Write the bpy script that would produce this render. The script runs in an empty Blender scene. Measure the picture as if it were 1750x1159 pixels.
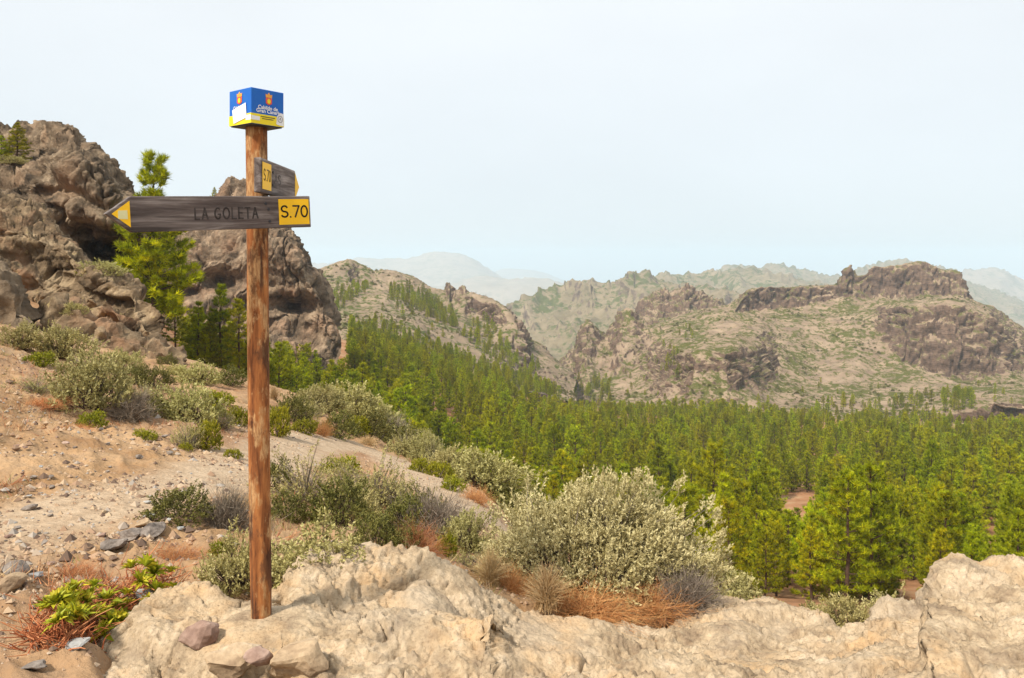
import bpy, math, random
import numpy as np
from mathutils import Vector, Matrix

random.seed(7)
SC = bpy.context.scene
COL = SC.collection

# ------------------------------------------------------------------ camera, sky, sun, exposure
F = 1361.0            # focal length in photograph pixels (1750 wide)
CX, HY = 875.0, 440.0  # optical centre column and horizon row in the photograph
EYE = 1.7
cam_d = bpy.data.cameras.new("camera")
cam_d.sensor_width = 36.0
cam_d.lens = 36.0 * F / 1750.0
cam_d.shift_y = -(579.5 - HY) / 1750.0
cam_d.clip_start = 0.1
cam_d.clip_end = 60000
cam = bpy.data.objects.new("camera", cam_d)
COL.objects.link(cam)
cam.location = (0, 0, EYE)
cam.rotation_euler = (math.radians(90), 0, 0)
SC.camera = cam

SUN_EL, SUN_AZ = 50.0, -140.0      # azimuth clockwise from +Y (the view direction); sun to the left, a little behind
world = bpy.data.worlds.new("World")
SC.world = world
world.use_nodes = True
wn = world.node_tree
wn.nodes.clear()
wo = wn.nodes.new("ShaderNodeOutputWorld")
bg = wn.nodes.new("ShaderNodeBackground")
sky = wn.nodes.new("ShaderNodeTexSky")
sky.sky_type = 'NISHITA'
sky.sun_disc = False
sky.sun_elevation = math.radians(SUN_EL)
sky.sun_rotation = math.radians(SUN_AZ)
sky.dust_density = 4.0
sky.altitude = 1500
sc_ = wn.nodes.new("ShaderNodeVectorMath"); sc_.operation = 'SCALE'
sc_.inputs['Scale'].default_value = 0.07
wn.links.new(sky.outputs[0], sc_.inputs[0])
tc = wn.nodes.new("ShaderNodeTexCoord")
sep = wn.nodes.new("ShaderNodeSeparateXYZ")
wn.links.new(tc.outputs['Generated'], sep.inputs[0])
ramp = wn.nodes.new("ShaderNodeValToRGB")
ramp.color_ramp.elements[0].position = 0.0
ramp.color_ramp.elements[0].color = (0.615, 0.672, 0.705, 1)
ramp.color_ramp.elements[1].position = 0.35
ramp.color_ramp.elements[1].color = (0.725, 0.755, 0.775, 1)
wn.links.new(sep.outputs[2], ramp.inputs[0])
cn = wn.nodes.new("ShaderNodeTexNoise")
cn.inputs['Scale'].default_value = 2.2
cn.inputs['Detail'].default_value = 5
mp = wn.nodes.new("ShaderNodeMapping")
mp.inputs['Scale'].default_value = (1, 1, 2.5)
wn.links.new(tc.outputs['Generated'], mp.inputs[0])
wn.links.new(mp.outputs[0], cn.inputs['Vector'])
cr = wn.nodes.new("ShaderNodeMapRange")
cr.inputs[1].default_value = 0.3; cr.inputs[2].default_value = 0.7
cr.inputs[3].default_value = 0.955; cr.inputs[4].default_value = 1.03
wn.links.new(cn.outputs[0], cr.inputs[0])
cl = wn.nodes.new("ShaderNodeVectorMath"); cl.operation = 'SCALE'
wn.links.new(ramp.outputs[0], cl.inputs[0]); wn.links.new(cr.outputs[0], cl.inputs['Scale'])
mx = wn.nodes.new("ShaderNodeMix"); mx.data_type = 'RGBA'
mx.inputs[0].default_value = 0.90        # thin overcast veil over the clear sky
wn.links.new(sc_.outputs[0], mx.inputs[6]); wn.links.new(cl.outputs[0], mx.inputs[7])
wn.links.new(mx.outputs[2], bg.inputs[0])
bg.inputs[1].default_value = 1.0
wn.links.new(bg.outputs[0], wo.inputs[0])

sun_d = bpy.data.lights.new("sun", 'SUN')
sun_d.energy = 3.9
sun_d.angle = math.radians(6)
sun_d.color = (1.0, 0.93, 0.82)
sun = bpy.data.objects.new("sun", sun_d)
COL.objects.link(sun)
_az, _el = math.radians(SUN_AZ), math.radians(SUN_EL)
_dirv = Vector((math.sin(_az) * math.cos(_el), math.cos(_az) * math.cos(_el), math.sin(_el)))
sun.rotation_euler = _dirv.to_track_quat('Z', 'Y').to_euler()
sun.location = _dirv * 60

SC.view_settings.view_transform = 'Standard'
SC.view_settings.look = 'None'
SC.view_settings.gamma = 1.0
SC.view_settings.exposure = 0.5
SC.view_settings.use_curve_mapping = False
SC.render.engine = 'CYCLES'
cy = SC.cycles
cy.max_bounces = 6; cy.diffuse_bounces = 3; cy.glossy_bounces = 2; cy.transmission_bounces = 3
cy.volume_bounces = 2; cy.transparent_max_bounces = 4
cy.use_denoising = True

# ------------------------------------------------------------------ numeric helpers
rng = np.random.default_rng(11)
_perm = rng.permutation(256)
_perm = np.concatenate([_perm, _perm, _perm])
_g = rng.normal(size=(256, 3)); _g /= np.linalg.norm(_g, axis=1, keepdims=True)

def perlin(p):
    p = np.asarray(p, float)
    pi = np.floor(p).astype(np.int64)
    pf = p - pi
    pi &= 255
    u = pf * pf * pf * (pf * (pf * 6 - 15) + 10)
    out = 0.0
    for dx in (0, 1):
        wx = u[..., 0] if dx else 1 - u[..., 0]
        for dy in (0, 1):
            wy = u[..., 1] if dy else 1 - u[..., 1]
            for dz in (0, 1):
                wz = u[..., 2] if dz else 1 - u[..., 2]
                h = _perm[_perm[_perm[(pi[..., 0] + dx) & 255] + ((pi[..., 1] + dy) & 255)] + ((pi[..., 2] + dz) & 255)]
                g = _g[h]
                d = g[..., 0] * (pf[..., 0] - dx) + g[..., 1] * (pf[..., 1] - dy) + g[..., 2] * (pf[..., 2] - dz)
                out = out + wx * wy * wz * d
    return out * 1.6

def fbm(p, wl, octv=4, gain=0.5, seed=0.0):
    q = np.asarray(p) / wl + seed * 17.31
    a, s = 1.0, 0.0
    for _ in range(octv):
        s = s + a * perlin(q); q = q * 2.07 + 5.3; a *= gain
    return s

def ridged(p, wl, octv=4, gain=0.5, seed=0.0):
    q = np.asarray(p) / wl + seed * 13.7
    a, s, w = 1.0, 0.0, 1.0
    for _ in range(octv):
        n = (1 - np.abs(perlin(q)) * 1.6); n = n * n
        s = s + a * n * w; w = np.clip(n * 1.4, 0, 1); q = q * 2.11 + 3.7; a *= gain
    return s - 1.0

def worley(p, wl, seed=0):
    q = np.asarray(p) / wl + seed * 7.7
    pi = np.floor(q).astype(np.int64)
    best = np.full(q.shape[:-1], 9.0); sec = best.copy()
    for dx in (-1, 0, 1):
        for dy in (-1, 0, 1):
            for dz in (-1, 0, 1):
                c = pi + np.array([dx, dy, dz])
                h = _perm[_perm[_perm[c[..., 0] & 255] + (c[..., 1] & 255)] + (c[..., 2] & 255)]
                f = c + 0.5 + 0.45 * _g[h]
                d = np.sqrt(((q - f) ** 2).sum(-1))
                m = d < best
                sec = np.where(m, best, np.minimum(sec, d))
                best = np.where(m, d, best)
    return best, sec

def sstep(a, b, x):
    t = np.clip((x - a) / (b - a), 0, 1)
    return t * t * (3 - 2 * t)

def pchip(x, Y, xq):
    x = np.asarray(x, float); Y = np.asarray(Y, float); xq = np.clip(np.asarray(xq, float), x[0], x[-1])
    flat = Y.ndim == 1
    if flat: Y = Y[:, None]
    h = np.diff(x)[:, None]; dl = np.diff(Y, axis=0) / h
    m = np.zeros_like(Y)
    if len(x) > 2:
        h0, h1 = h[:-1], h[1:]; d0, d1 = dl[:-1], dl[1:]
        w1, w2 = 2 * h1 + h0, h1 + 2 * h0
        ok = d0 * d1 > 0
        with np.errstate(divide='ignore', invalid='ignore'):
            v = (w1 + w2) / (w1 / d0 + w2 / d1)
        m[1:-1] = np.where(ok, v, 0)
    m[0] = dl[0]; m[-1] = dl[-1]
    i = np.clip(np.searchsorted(x, xq, side='right') - 1, 0, len(x) - 2)
    hh = (x[i + 1] - x[i])[:, None]; t = ((xq - x[i])[:, None]) / hh
    r = ((1 + 2 * t) * (1 - t) ** 2) * Y[i] + t * (1 - t) ** 2 * hh * m[i] + t * t * (3 - 2 * t) * Y[i + 1] + t * t * (t - 1) * hh * m[i + 1]
    return r[:, 0] if flat else r

def P(px, py, d):
    return np.array([(px - CX) / F * d, d, EYE - (py - HY) / F * d])

def proj(p):
    p = np.asarray(p, float)
    return CX + F * p[..., 0] / p[..., 1], HY - (p[..., 2] - EYE) * F / p[..., 1]

# ------------------------------------------------------------------ mesh helpers
def new_mesh(name, V, Fc, mat=None, smooth=False, attrs=None):
    V = np.asarray(V, np.float32).reshape(-1, 3)
    me = bpy.data.meshes.new(name)
    if not isinstance(Fc, list): Fc = [Fc]
    Fc = [np.asarray(f, np.int32) for f in Fc if len(f)]
    nl = sum(f.size for f in Fc); nf = sum(len(f) for f in Fc)
    me.vertices.add(len(V)); me.vertices.foreach_set('co', V.ravel())
    me.loops.add(nl); me.loops.foreach_set('vertex_index', np.concatenate([f.ravel() for f in Fc]))
    me.polygons.add(nf)
    tot = np.concatenate([np.full(len(f), f.shape[1], np.int32) for f in Fc])
    st = np.concatenate([[0], np.cumsum(tot)[:-1]]).astype(np.int32)
    me.polygons.foreach_set('loop_start', st)
    try: me.polygons.foreach_set('loop_total', tot)
    except Exception: pass
    me.polygons.foreach_set('use_smooth', np.full(nf, smooth, bool))
    me.update(calc_edges=True)
    if attrs:
        for k, a in attrs.items():
            at = me.attributes.new(k, 'FLOAT', 'POINT')
            at.data.foreach_set('value', np.asarray(a, np.float32).ravel())
    if mat: me.materials.append(mat)
    return me

def link(name, me, parent=None, loc=None, label=None, cat=None, group=None, kind=None):
    o = bpy.data.objects.new(name, me)
    COL.objects.link(o)
    if parent is not None: o.parent = parent
    if loc is not None: o.location = loc
    if label: o['label'] = label
    if cat: o['category'] = cat
    if group: o['group'] = group
    if kind: o['kind'] = kind
    return o

def grid_faces(nu, nv, wrap=False):
    i = np.arange(nu if wrap else nu - 1)[:, None]; j = np.arange(nv - 1)[None, :]
    a = i * nv + j; b = ((i + 1) % nu) * nv + j
    return np.stack([a, b, b + 1, a + 1], -1).reshape(-1, 4)

def normals_grid(G):
    du = np.gradient(G, axis=0); dv = np.gradient(G, axis=1)
    n = np.cross(du, dv); n /= np.linalg.norm(n, axis=-1, keepdims=True) + 1e-12
    return n

def unit(v): return v / (np.linalg.norm(v, axis=-1, keepdims=True) + 1e-12)

def blades(base, d, L, W, r, tri=False, mid=0.45):
    """flat leaves: base (N,3), direction, length, width -> verts, faces"""
    n = len(base); d = unit(d)
    s = unit(np.cross(d, r.normal(size=(n, 3))))
    L = np.broadcast_to(L, n)[:, None]; W = np.broadcast_to(W, n)[:, None]
    if tri:
        V = np.stack([base - s * W * .5, base + s * W * .5, base + d * L], 1)
        Fc = np.arange(n * 3).reshape(-1, 3)
    else:
        m = base + d * L * mid
        V = np.stack([base, m + s * W * .5, base + d * L, m - s * W * .5], 1)
        Fc = np.arange(n * 4).reshape(-1, 4)
    return V.reshape(-1, 3), Fc

def tubes(pts, rad, S=3):
    """pts (N,K,3), rad (N,K) -> verts, quads"""
    pts = np.asarray(pts, float); N, K, _ = pts.shape
    rad = np.broadcast_to(rad, (N, K))
    t = unit(np.gradient(pts, axis=1))
    ref = np.where(np.abs(t[..., 2:3]) > .9, np.array([1., 0, 0]), np.array([0, 0, 1.]))
    a = unit(np.cross(t, ref)); b = np.cross(t, a)
    th = np.arange(S) / S * 2 * math.pi
    V = pts[:, :, None] + rad[:, :, None, None] * (a[:, :, None] * np.cos(th)[None, None, :, None] + b[:, :, None] * np.sin(th)[None, None, :, None])
    idx = np.arange(N * K * S).reshape(N, K, S)
    q = np.stack([idx[:, :-1], np.roll(idx, -1, 2)[:, :-1], np.roll(idx, -1, 2)[:, 1:], idx[:, 1:]], -1).reshape(-1, 4)
    return V.reshape(-1, 3), q

def bez(a, c, b, K):
    t = np.linspace(0, 1, K)[None, :, None]
    return (1 - t) ** 2 * a[:, None] + 2 * t * (1 - t) * c[:, None] + t * t * b[:, None]

def box_vf(x0, x1, y0, y1, z0, z1):
    V = np.array([[x, y, z] for x in (x0, x1) for y in (y0, y1) for z in (z0, z1)], float)
    Fq = np.array([[0, 1, 3, 2], [4, 6, 7, 5], [0, 4, 5, 1], [2, 3, 7, 6], [0, 2, 6, 4], [1, 5, 7, 3]])
    return V, Fq

# ------------------------------------------------------------------ materials
class NT:
    def __init__(s, name):
        s.m = bpy.data.materials.new(name); s.m.use_nodes = True
        s.t = s.m.node_tree; s.t.nodes.clear()
        s.out = s.t.nodes.new('ShaderNodeOutputMaterial')
        s.pos = None
    def n(s, typ, **kw):
        x = s.t.nodes.new('ShaderNode' + typ)
        for k, v in kw.items(): setattr(x, k, v)
        return x
    def l(s, a, b): s.t.links.new(a, b)
    def P(s, which='pos'):
        if which == 'pos':
            if s.pos is None: s.pos = s.n('NewGeometry').outputs['Position']
            return s.pos
        return s.n('TexCoord').outputs['Object']
    def noise(s, scale, detail=4, rough=.55, vec=None, stretch=None, dist=0.0, w=None):
        x = s.n('TexNoise'); x.inputs['Scale'].default_value = scale
        x.inputs['Detail'].default_value = detail; x.inputs['Roughness'].default_value = rough
        x.inputs['Distortion'].default_value = dist
        v = vec if vec is not None else s.P()
        if stretch or w:
            m = s.n('Mapping'); m.inputs['Scale'].default_value = stretch or (1, 1, 1)
            if w: m.inputs['Location'].default_value = (w, w * .7, w * 1.3)
            s.l(v, m.inputs[0]); v = m.outputs[0]
        s.l(v, x.inputs['Vector'])
        return x.outputs[0]
    def voro(s, scale, feature='F1', vec=None):
        x = s.n('TexVoronoi', feature=feature); x.inputs['Scale'].default_value = scale
        s.l(vec if vec is not None else s.P(), x.inputs['Vector'])
        return x.outputs['Distance']
    def ramp(s, fac, stops):
        r = s.n('ValToRGB'); e = r.color_ramp.elements
        while len(e) < len(stops): e.new(.5)
        for k, (p, c) in enumerate(stops):
            e[k].position = p; e[k].color = (*c, 1)
        s.l(fac, r.inputs[0]); return r.outputs[0]
    def mr(s, v, a, b, c=0., d=1.):
        r = s.n('MapRange'); r.inputs[1].default_value = a; r.inputs[2].default_value = b
        r.inputs[3].default_value = c; r.inputs[4].default_value = d
        s.l(v, r.inputs[0]); return r.outputs[0]
    def mix(s, f, a, b, mode='MIX'):
        x = s.n('Mix', data_type='RGBA', blend_type=mode)
        for v, k in ((f, 0), (a, 6), (b, 7)):
            if isinstance(v, (int, float)): x.inputs[k].default_value = v
            elif isinstance(v, tuple): x.inputs[k].default_value = (*v, 1)
            else: s.l(v, x.inputs[k])
        return x.outputs[2]
    def math(s, op, a, b=0.0):
        x = s.n('Math', operation=op)
        for v, k in ((a, 0), (b, 1)):
            if isinstance(v, (int, float)): x.inputs[k].default_value = v
            else: s.l(v, x.inputs[k])
        return x.outputs[0]
    def attr(s, nm): return s.n('Attribute', attribute_name=nm).outputs['Fac']
    def bump(s, h, strength=.5, dist=.1, prev=None):
        b = s.n('Bump'); b.inputs['Strength'].default_value = strength; b.inputs['Distance'].default_value = dist
        s.l(h, b.inputs['Height'])
        if prev is not None: s.l(prev, b.inputs['Normal'])
        return b.outputs[0]
    def finish(s, color, rough=.9, normal=None, spec=.15, transl=0.0):
        b = s.n('BsdfPrincipled')
        if isinstance(color, tuple): b.inputs['Base Color'].default_value = (*color, 1)
        else: s.l(color, b.inputs['Base Color'])
        if isinstance(rough, (int, float)): b.inputs['Roughness'].default_value = rough
        else: s.l(rough, b.inputs['Roughness'])
        b.inputs['Specular IOR Level'].default_value = spec
        if normal is not None: s.l(normal, b.inputs['Normal'])
        o = b.outputs[0]
        if transl:
            t = s.n('BsdfTranslucent')
            if isinstance(color, tuple): t.inputs[0].default_value = (*color, 1)
            else: s.l(color, t.inputs[0])
            ms = s.n('MixShader'); ms.inputs[0].default_value = transl
            s.l(o, ms.inputs[1]); s.l(t.outputs[0], ms.inputs[2]); o = ms.outputs[0]
        s.l(o, s.out.inputs[0])
        return s.m

def mat_rock(name, dark, mid, light, wl, bumpd, red=None, lichen=None, streak=False, grit=0.):
    """wl: size in metres of the main colour patches"""
    k = NT(name)
    n1 = k.noise(1 / wl, 7, .62)
    c = k.ramp(n1, [(.30, dark), (.5, mid), (.68, light)])
    n2 = k.noise(7 / wl, 5, .65, w=3.1)
    c = k.mix(k.mr(n2, .35, .65, 0, .55), c, k.mix(1.0, c, (.55, .52, .5), 'MULTIPLY'))
    if red:
        n3 = k.noise(.45 / wl, 4, .6, w=9.2)
        c = k.mix(k.mr(n3, .52, .68, 0, .8), c, red)
    if streak:
        n4 = k.noise(1.2 / wl, 5, .6, stretch=(1, 1, .18), w=5.5)
        c = k.mix(k.mr(n4, .52, .66, 0, .7), c, dark)
    if lichen:
        n5 = k.noise(3.2 / wl, 6, .7, w=14.2)
        c = k.mix(k.mr(n5, .60, .66, 0, .75), c, lichen)
    if grit:
        n6 = k.noise(grit, 4, .7, w=21.)
        c = k.mix(k.mr(n6, .54, .66, 0, .55), c, k.mix(1.0, c, (.42, .38, .34), 'MULTIPLY'))
        n7 = k.noise(.35 / wl, 5, .65, w=27.)
        c = k.mix(k.mr(n7, .50, .66, 0, .4), c, (.42, .345, .26))
    b = k.bump(k.noise(5 / wl, 8, .7, w=1.7), .8, bumpd)
    b = k.bump(k.voro(9 / wl), .5, bumpd * .35, b)
    return k.finish(c, .95, b, .1)

def mat_leaf(name, c0, c1, c2, transl=.25, rough=.6, var=.25):
    """leaf colours mixed by a per-leaf tint attribute, an object random and a slow noise"""
    k = NT(name)
    t = k.attr('tint')
    c = k.ramp(t, [(.0, c0), (.5, c1), (1.0, c2)])
    oi = k.n('ObjectInfo').outputs['Random']
    h = k.n('HueSaturation')
    k.l(k.mr(k.math('FRACT', k.math('MULTIPLY', oi, 7.3)), 0, 1, .5 - .05 * var, .5 + .08 * var), h.inputs['Hue'])
    k.l(k.mr(oi, 0, 1, 1 - var, 1 + var), h.inputs['Value'])
    k.l(c, h.inputs['Color'])
    return k.finish(h.outputs[0], rough, None, .2, transl)

def mat_flat(name, c, rough=.6, spec=.3, nz=.12, scale=30, vec='obj'):
    k = NT(name)
    n = k.noise(scale, 4, .6, vec=k.P('obj'))
    col = k.mix(k.mr(n, .3, .7, 0, nz), c, tuple(x * .5 for x in c))
    return k.finish(col, rough, None, spec)

M_LEDGE = mat_rock('pale_tuff', (.26, .185, .12), (.52, .395, .255), (.66, .52, .36), .20, .022, red=(.55, .36, .19), lichen=(.34, .27, .19), grit=75.)
M_CLIFF_A = mat_rock('brown_cliff_rock', (.045, .034, .025), (.19, .138, .09), (.40, .305, .205), 1.9, .25, red=(.30, .20, .125), streak=True)
M_CLIFF_B = mat_rock('ochre_grey_cliff_rock', (.05, .038, .027), (.225, .16, .105), (.45, .335, .225), 3.6, .5, red=(.38, .24, .15), streak=True)
M_SLAB = mat_rock('slab_rock', (.05, .037, .025), (.205, .145, .088), (.42, .315, .195), .95, .12, red=(.33, .19, .11), lichen=(.36, .27, .12))
M_STONE = mat_rock('grey_stone', (.09, .077, .068), (.24, .20, .17), (.40, .35, .30), .12, .008)
M_STONE_W = mat_rock('tan_stone', (.28, .19, .12), (.48, .35, .22), (.60, .48, .34), .2, .012)
M_STONE_R = mat_rock('reddish_stone', (.14, .08, .065), (.33, .22, .17), (.48, .36, .29), .22, .008)
M_STONE_B = mat_rock('blue_grey_stone', (.20, .20, .20), (.34, .34, .33), (.46, .45, .42), .2, .006)

def mat_ground():
    k = NT('earth')
    n1 = k.noise(.9, 7, .6); n2 = k.noise(6, 6, .7, w=2.2); n3 = k.noise(.25, 5, .55, w=7.7)
    soil = k.ramp(n1, [(.28, (.19, .10, .052)), (.42, (.35, .205, .10)), (.58, (.48, .31, .17)), (.8, (.48, .25, .10))])
    soil = k.mix(k.mr(n3, .5, .66, 0, .6), soil, (.33, .175, .10))
    soil = k.mix(k.mr(n2, .44, .64, 0, .45), soil, (.29, .205, .14))
    path = k.ramp(n2, [(.3, (.34, .24, .155)), (.55, (.49, .365, .245)), (.8, (.57, .445, .31))])
    c = k.mix(k.math('MULTIPLY', k.attr('path'), k.mr(n1, .25, .5, .55, 1)), soil, path)
    forest = k.ramp(k.noise(.13, 6, .65, w=4.), [(.3, (.16, .09, .045)), (.5, (.36, .18, .09)), (.7, (.42, .29, .17))])
    c = k.mix(k.attr('forest'), c, forest)
    far = k.ramp(k.noise(.02, 7, .65, w=6.), [(.3, (.11, .11, .05)), (.5, (.30, .24, .15)), (.7, (.42, .33, .23))])
    c = k.mix(k.attr('far'), c, far)
    b = k.bump(k.noise(9, 8, .75, w=1.1), .7, .05)
    b = k.bump(k.voro(22), .6, .015, b)
    return k.finish(c, .97, b, .08)
M_GROUND = mat_ground()

def mat_mountain(name, scree0, scree1, rock0, rock1, green, wl, hill=False, gth=.56, strata=.4):
    k = NT(name)
    n1 = k.noise(1 / wl, 7, .62); n2 = k.noise(5 / wl, 6, .68, w=2.9); n3 = k.noise(.5 / wl, 5, .6, w=8.1)
    scree = k.ramp(n1, [(.3, scree0), (.65, scree1)])
    # bedding lines: height warped by noise
    sp = k.n('SeparateXYZ'); k.l(k.P(), sp.inputs[0])
    hz = k.math('ADD', k.math('MULTIPLY', sp.outputs[2], 9.0 / wl), k.math('MULTIPLY', n3, 9.0))
    band = k.math('ABSOLUTE', k.math('SUBTRACT', k.math('FRACT', hz), .5))
    rock = k.ramp(n2, [(.3, rock0), (.62, rock1)])
    rock = k.mix(k.mr(band, .05, .35, strata, 0), rock, k.mix(1.0, rock, (.45, .42, .42), 'MULTIPLY'))
    c = k.mix(k.mr(k.math('ADD', k.attr('rock'), k.math('MULTIPLY', k.math('SUBTRACT', n2, .5), .9)), .38, .62), scree, rock)
    g = k.math('MULTIPLY', k.mr(k.math('ADD', k.noise(3.3 / wl, 7, .72, w=5.), k.math('MULTIPLY', k.math('SUBTRACT', n3, .5), .55)), gth, gth + .07), k.attr('veg'))
    c = k.mix(g, c, green)
    b = k.bump(k.noise(4 / wl, 9, .7, w=1.), 1.0, wl * .12)
    return k.finish(c, .97, b, .05)

M_MTN = mat_mountain('dry_mountain', (.20, .14, .095), (.37, .27, .18), (.055, .037, .028), (.23, .152, .105), (.10, .10, .025), 14., gth=.475)
M_RIDGE = mat_mountain('dry_ridge', (.20, .145, .095), (.35, .26, .175), (.055, .038, .03), (.23, .155, .11), (.09, .10, .025), 13., gth=.50)
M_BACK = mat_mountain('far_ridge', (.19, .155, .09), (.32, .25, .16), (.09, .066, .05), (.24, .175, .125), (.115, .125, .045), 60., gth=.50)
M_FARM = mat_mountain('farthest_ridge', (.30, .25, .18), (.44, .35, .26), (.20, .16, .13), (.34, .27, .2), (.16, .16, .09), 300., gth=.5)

M_PINE = mat_leaf('pine_needles', (.10, .125, .002), (.34, .35, .003), (.64, .58, .008), .25, .55, .32)
M_BARK = mat_flat('pine_bark', (.10, .06, .04), .9, .1, .6, 6)
M_SAGE = mat_leaf('sage_leaf', (.22, .19, .06), (.40, .35, .13), (.55, .49, .23), .2, .7, .15)
M_HERO = mat_leaf('pale_sage_leaf', (.31, .26, .105), (.55, .475, .235), (.70, .62, .35), .2, .7, .0)
M_GREEN = mat_leaf('bright_leaf', (.12, .13, .010), (.26, .25, .016), (.44, .39, .03), .25, .6, .15)
M_OLIVE = mat_leaf('olive_leaf', (.07, .072, .018), (.155, .145, .035), (.28, .24, .07), .15, .6, .15)
M_TWIG = mat_leaf('grey_twig', (.12, .092, .066), (.24, .19, .142), (.38, .31, .24), .0, .9, .12)
M_RUST = mat_leaf('rust_twig', (.36, .12, .045), (.60, .24, .09), (.74, .43, .20), .1, .9, .15)
M_STRAW = mat_leaf('straw_blade', (.42, .25, .10), (.58, .40, .19), (.72, .54, .30), .15, .8, .1)
M_STEM = mat_flat('shrub_stem', (.13, .09, .065), .9, .1, .5, 20)
M_SUCC = mat_leaf('rosette_leaf', (.17, .20, .012), (.36, .36, .02), (.58, .42, .03), .15, .45, .12)

# ------------------------------------------------------------------ ground: heights given by what each column of the view shows
GCOLS = {
 -500: [(1,-1.7),(3,-1.55),(6,-1.2),(10,-.2),(16,1.5),(30,5),(60,11),(120,18),(300,10),(600,-20)],
 0:    [(1,-1.7),(3.2,1159),(4,1010),(5,930),(5.8,875),(7,790),(9,700),(12,620),(16,575),(22,545),(30,505),(42,450),(60,430),(80,425),(130,430),(250,460),(500,500),(700,540)],
 200:  [(1,-1.7),(3.2,1159),(4,1040),(5,935),(6,868),(8,780),(11,700),(15,645),(20,610),(27,580),(34,565),(45,562),(60,552),(80,545),(130,520),(250,520),(500,530),(700,560)],
 430:  [(1,-1.72),(3.3,1159),(3.8,1072),(5,945),(6.5,865),(9,797),(12,740),(16,690),(22,655),(28,650),(40,720),(60,735),(90,712),(140,668),(200,604),(300,562),(500,550),(700,580)],
 600:  [(1,-1.75),(3.4,1159),(4.5,1010),(6,925),(8,862),(11,805),(15,762),(19,735),(24,712),(30,740),(45,810),(80,820),(130,762),(200,668),(300,600),(420,566),(700,600)],
 800:  [(1,-1.78),(3.4,1159),(4.6,1030),(6,965),(8,905),(10,855),(13,832),(17,835),(25,900),(50,950),(90,925),(150,835),(250,705),(400,632),(700,640)],
 1000: [(1,-1.8),(3.4,1175),(4.6,1075),(5.5,1035),(8,1010),(15,1010),(40,1015),(60,1005),(90,965),(150,862),(250,765),(400,704),(600,688),(800,660)],
 1250: [(1,-1.8),(3.4,1175),(4.6,1100),(6,1060),(8,1058),(15,1046),(30,1042),(60,1025),(100,955),(150,880),(260,785),(400,715),(600,700),(800,680)],
 1500: [(1,-1.8),(3.4,1175),(4.4,1110),(5.5,1100),(8,1075),(15,1058),(40,1050),(75,1010),(150,880),(260,785),(400,724),(600,705),(800,690)],
 1750: [(1,-1.8),(3.4,1175),(4.6,1075),(6,1075),(8,1070),(15,1060),(40,1055),(75,1018),(150,885),(260,790),(400,732),(600,710),(800,700)],
 2250: [(1,-1.8),(3.4,-1.85),(5,-2.2),(8,-3.7),(15,-6.6),(40,-17),(75,-30),(150,-46),(260,-64),(400,-84),(600,-115),(800,-140)],
}
_gpx = np.array(sorted(GCOLS), float)
_lg = np.linspace(math.log(.8), math.log(20000), 420)
_T = []
for c in _gpx:
    rows = GCOLS[int(c)]
    ld = []; zz = []
    for d, v in rows:
        ld.append(math.log(d)); zz.append(EYE - (v - HY) / F * d if v > 250 else EYE + v)
    ld += [math.log(1500), math.log(4000), math.log(20000)]; zz += [-190., -420., -1500.]
    _T.append(pchip(ld, zz, _lg))
_T = np.array(_T)
_pxq = np.linspace(-500, 2250, 500)
_T = pchip(_gpx, _T, _pxq)
_ker = np.exp(-np.linspace(-2, 2, 13) ** 2); _ker /= _ker.sum()
_pad = np.pad(_T, ((6, 6), (0, 0)), 'edge')
_T = sum(_ker[i] * _pad[i:i + 500] for i in range(13))
_TH0, _TH1 = math.atan((-500 - CX) / F), math.atan((2250 - CX) / F)

def _look(px, ld):
    u = np.clip((px + 500) / 2750 * 499, 0, 498.999); v = np.clip((ld - _lg[0]) / (_lg[-1] - _lg[0]) * 419, 0, 418.999)
    i = u.astype(int); j = v.astype(int); a = u - i; b = v - j
    return (_T[i, j] * (1 - a) + _T[i + 1, j] * a) * (1 - b) + (_T[i, j + 1] * (1 - a) + _T[i + 1, j + 1] * a) * b

def ground_base(X, Y):
    X = np.asarray(X, float); Y = np.asarray(Y, float)
    th = np.arctan2(X, Y); R = np.hypot(X, Y)
    tc_ = np.clip(th, _TH0, _TH1)
    z = _look(CX + F * np.tan(tc_), np.log(np.maximum(R * np.cos(tc_), .8)))
    far = np.where(th < 0, _TH1, _TH0)
    t = np.where(th < _TH0, (_TH0 - th) / (math.pi + _TH0), np.where(th > _TH1, (th - _TH1) / (math.pi - _TH1), 0)) * .5
    z2 = _look(CX + F * np.tan(far), np.log(np.maximum(R * np.cos(far), .8)))
    return z * (1 - t) + z2 * t

def hit(px, py, f=None):
    """first ground point seen through a photograph pixel"""
    d = np.exp(np.linspace(math.log(2.2), math.log(900), 2500))
    X = (px - CX) / F * d
    z = (f or ground_base)(X, d)
    pyg = HY - (z - EYE) * F / d
    k = np.argmax(pyg <= py) if (pyg <= py).any() else len(d) - 1
    return np.array([X[k], d[k], z[k]])

_trail = np.array([hit(*q)[:2] for q in [(-300, 960), (-120, 935), (0, 912), (100, 888), (200, 858), (300, 832), (400, 806), (480, 775), (540, 757), (600, 757), (655, 776), (710, 806), (770, 842), (830, 885)]])
def trail_dist(X, Y):
    p = np.stack([X, Y], -1); best = np.full(np.shape(X), 1e9)
    for a, b in zip(_trail[:-1], _trail[1:]):
        ab = b - a; t = np.clip(((p - a) @ ab) / (ab @ ab), 0, 1)
        best = np.minimum(best, np.linalg.norm(p - a - t[..., None] * ab, axis=-1))
    return best

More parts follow.
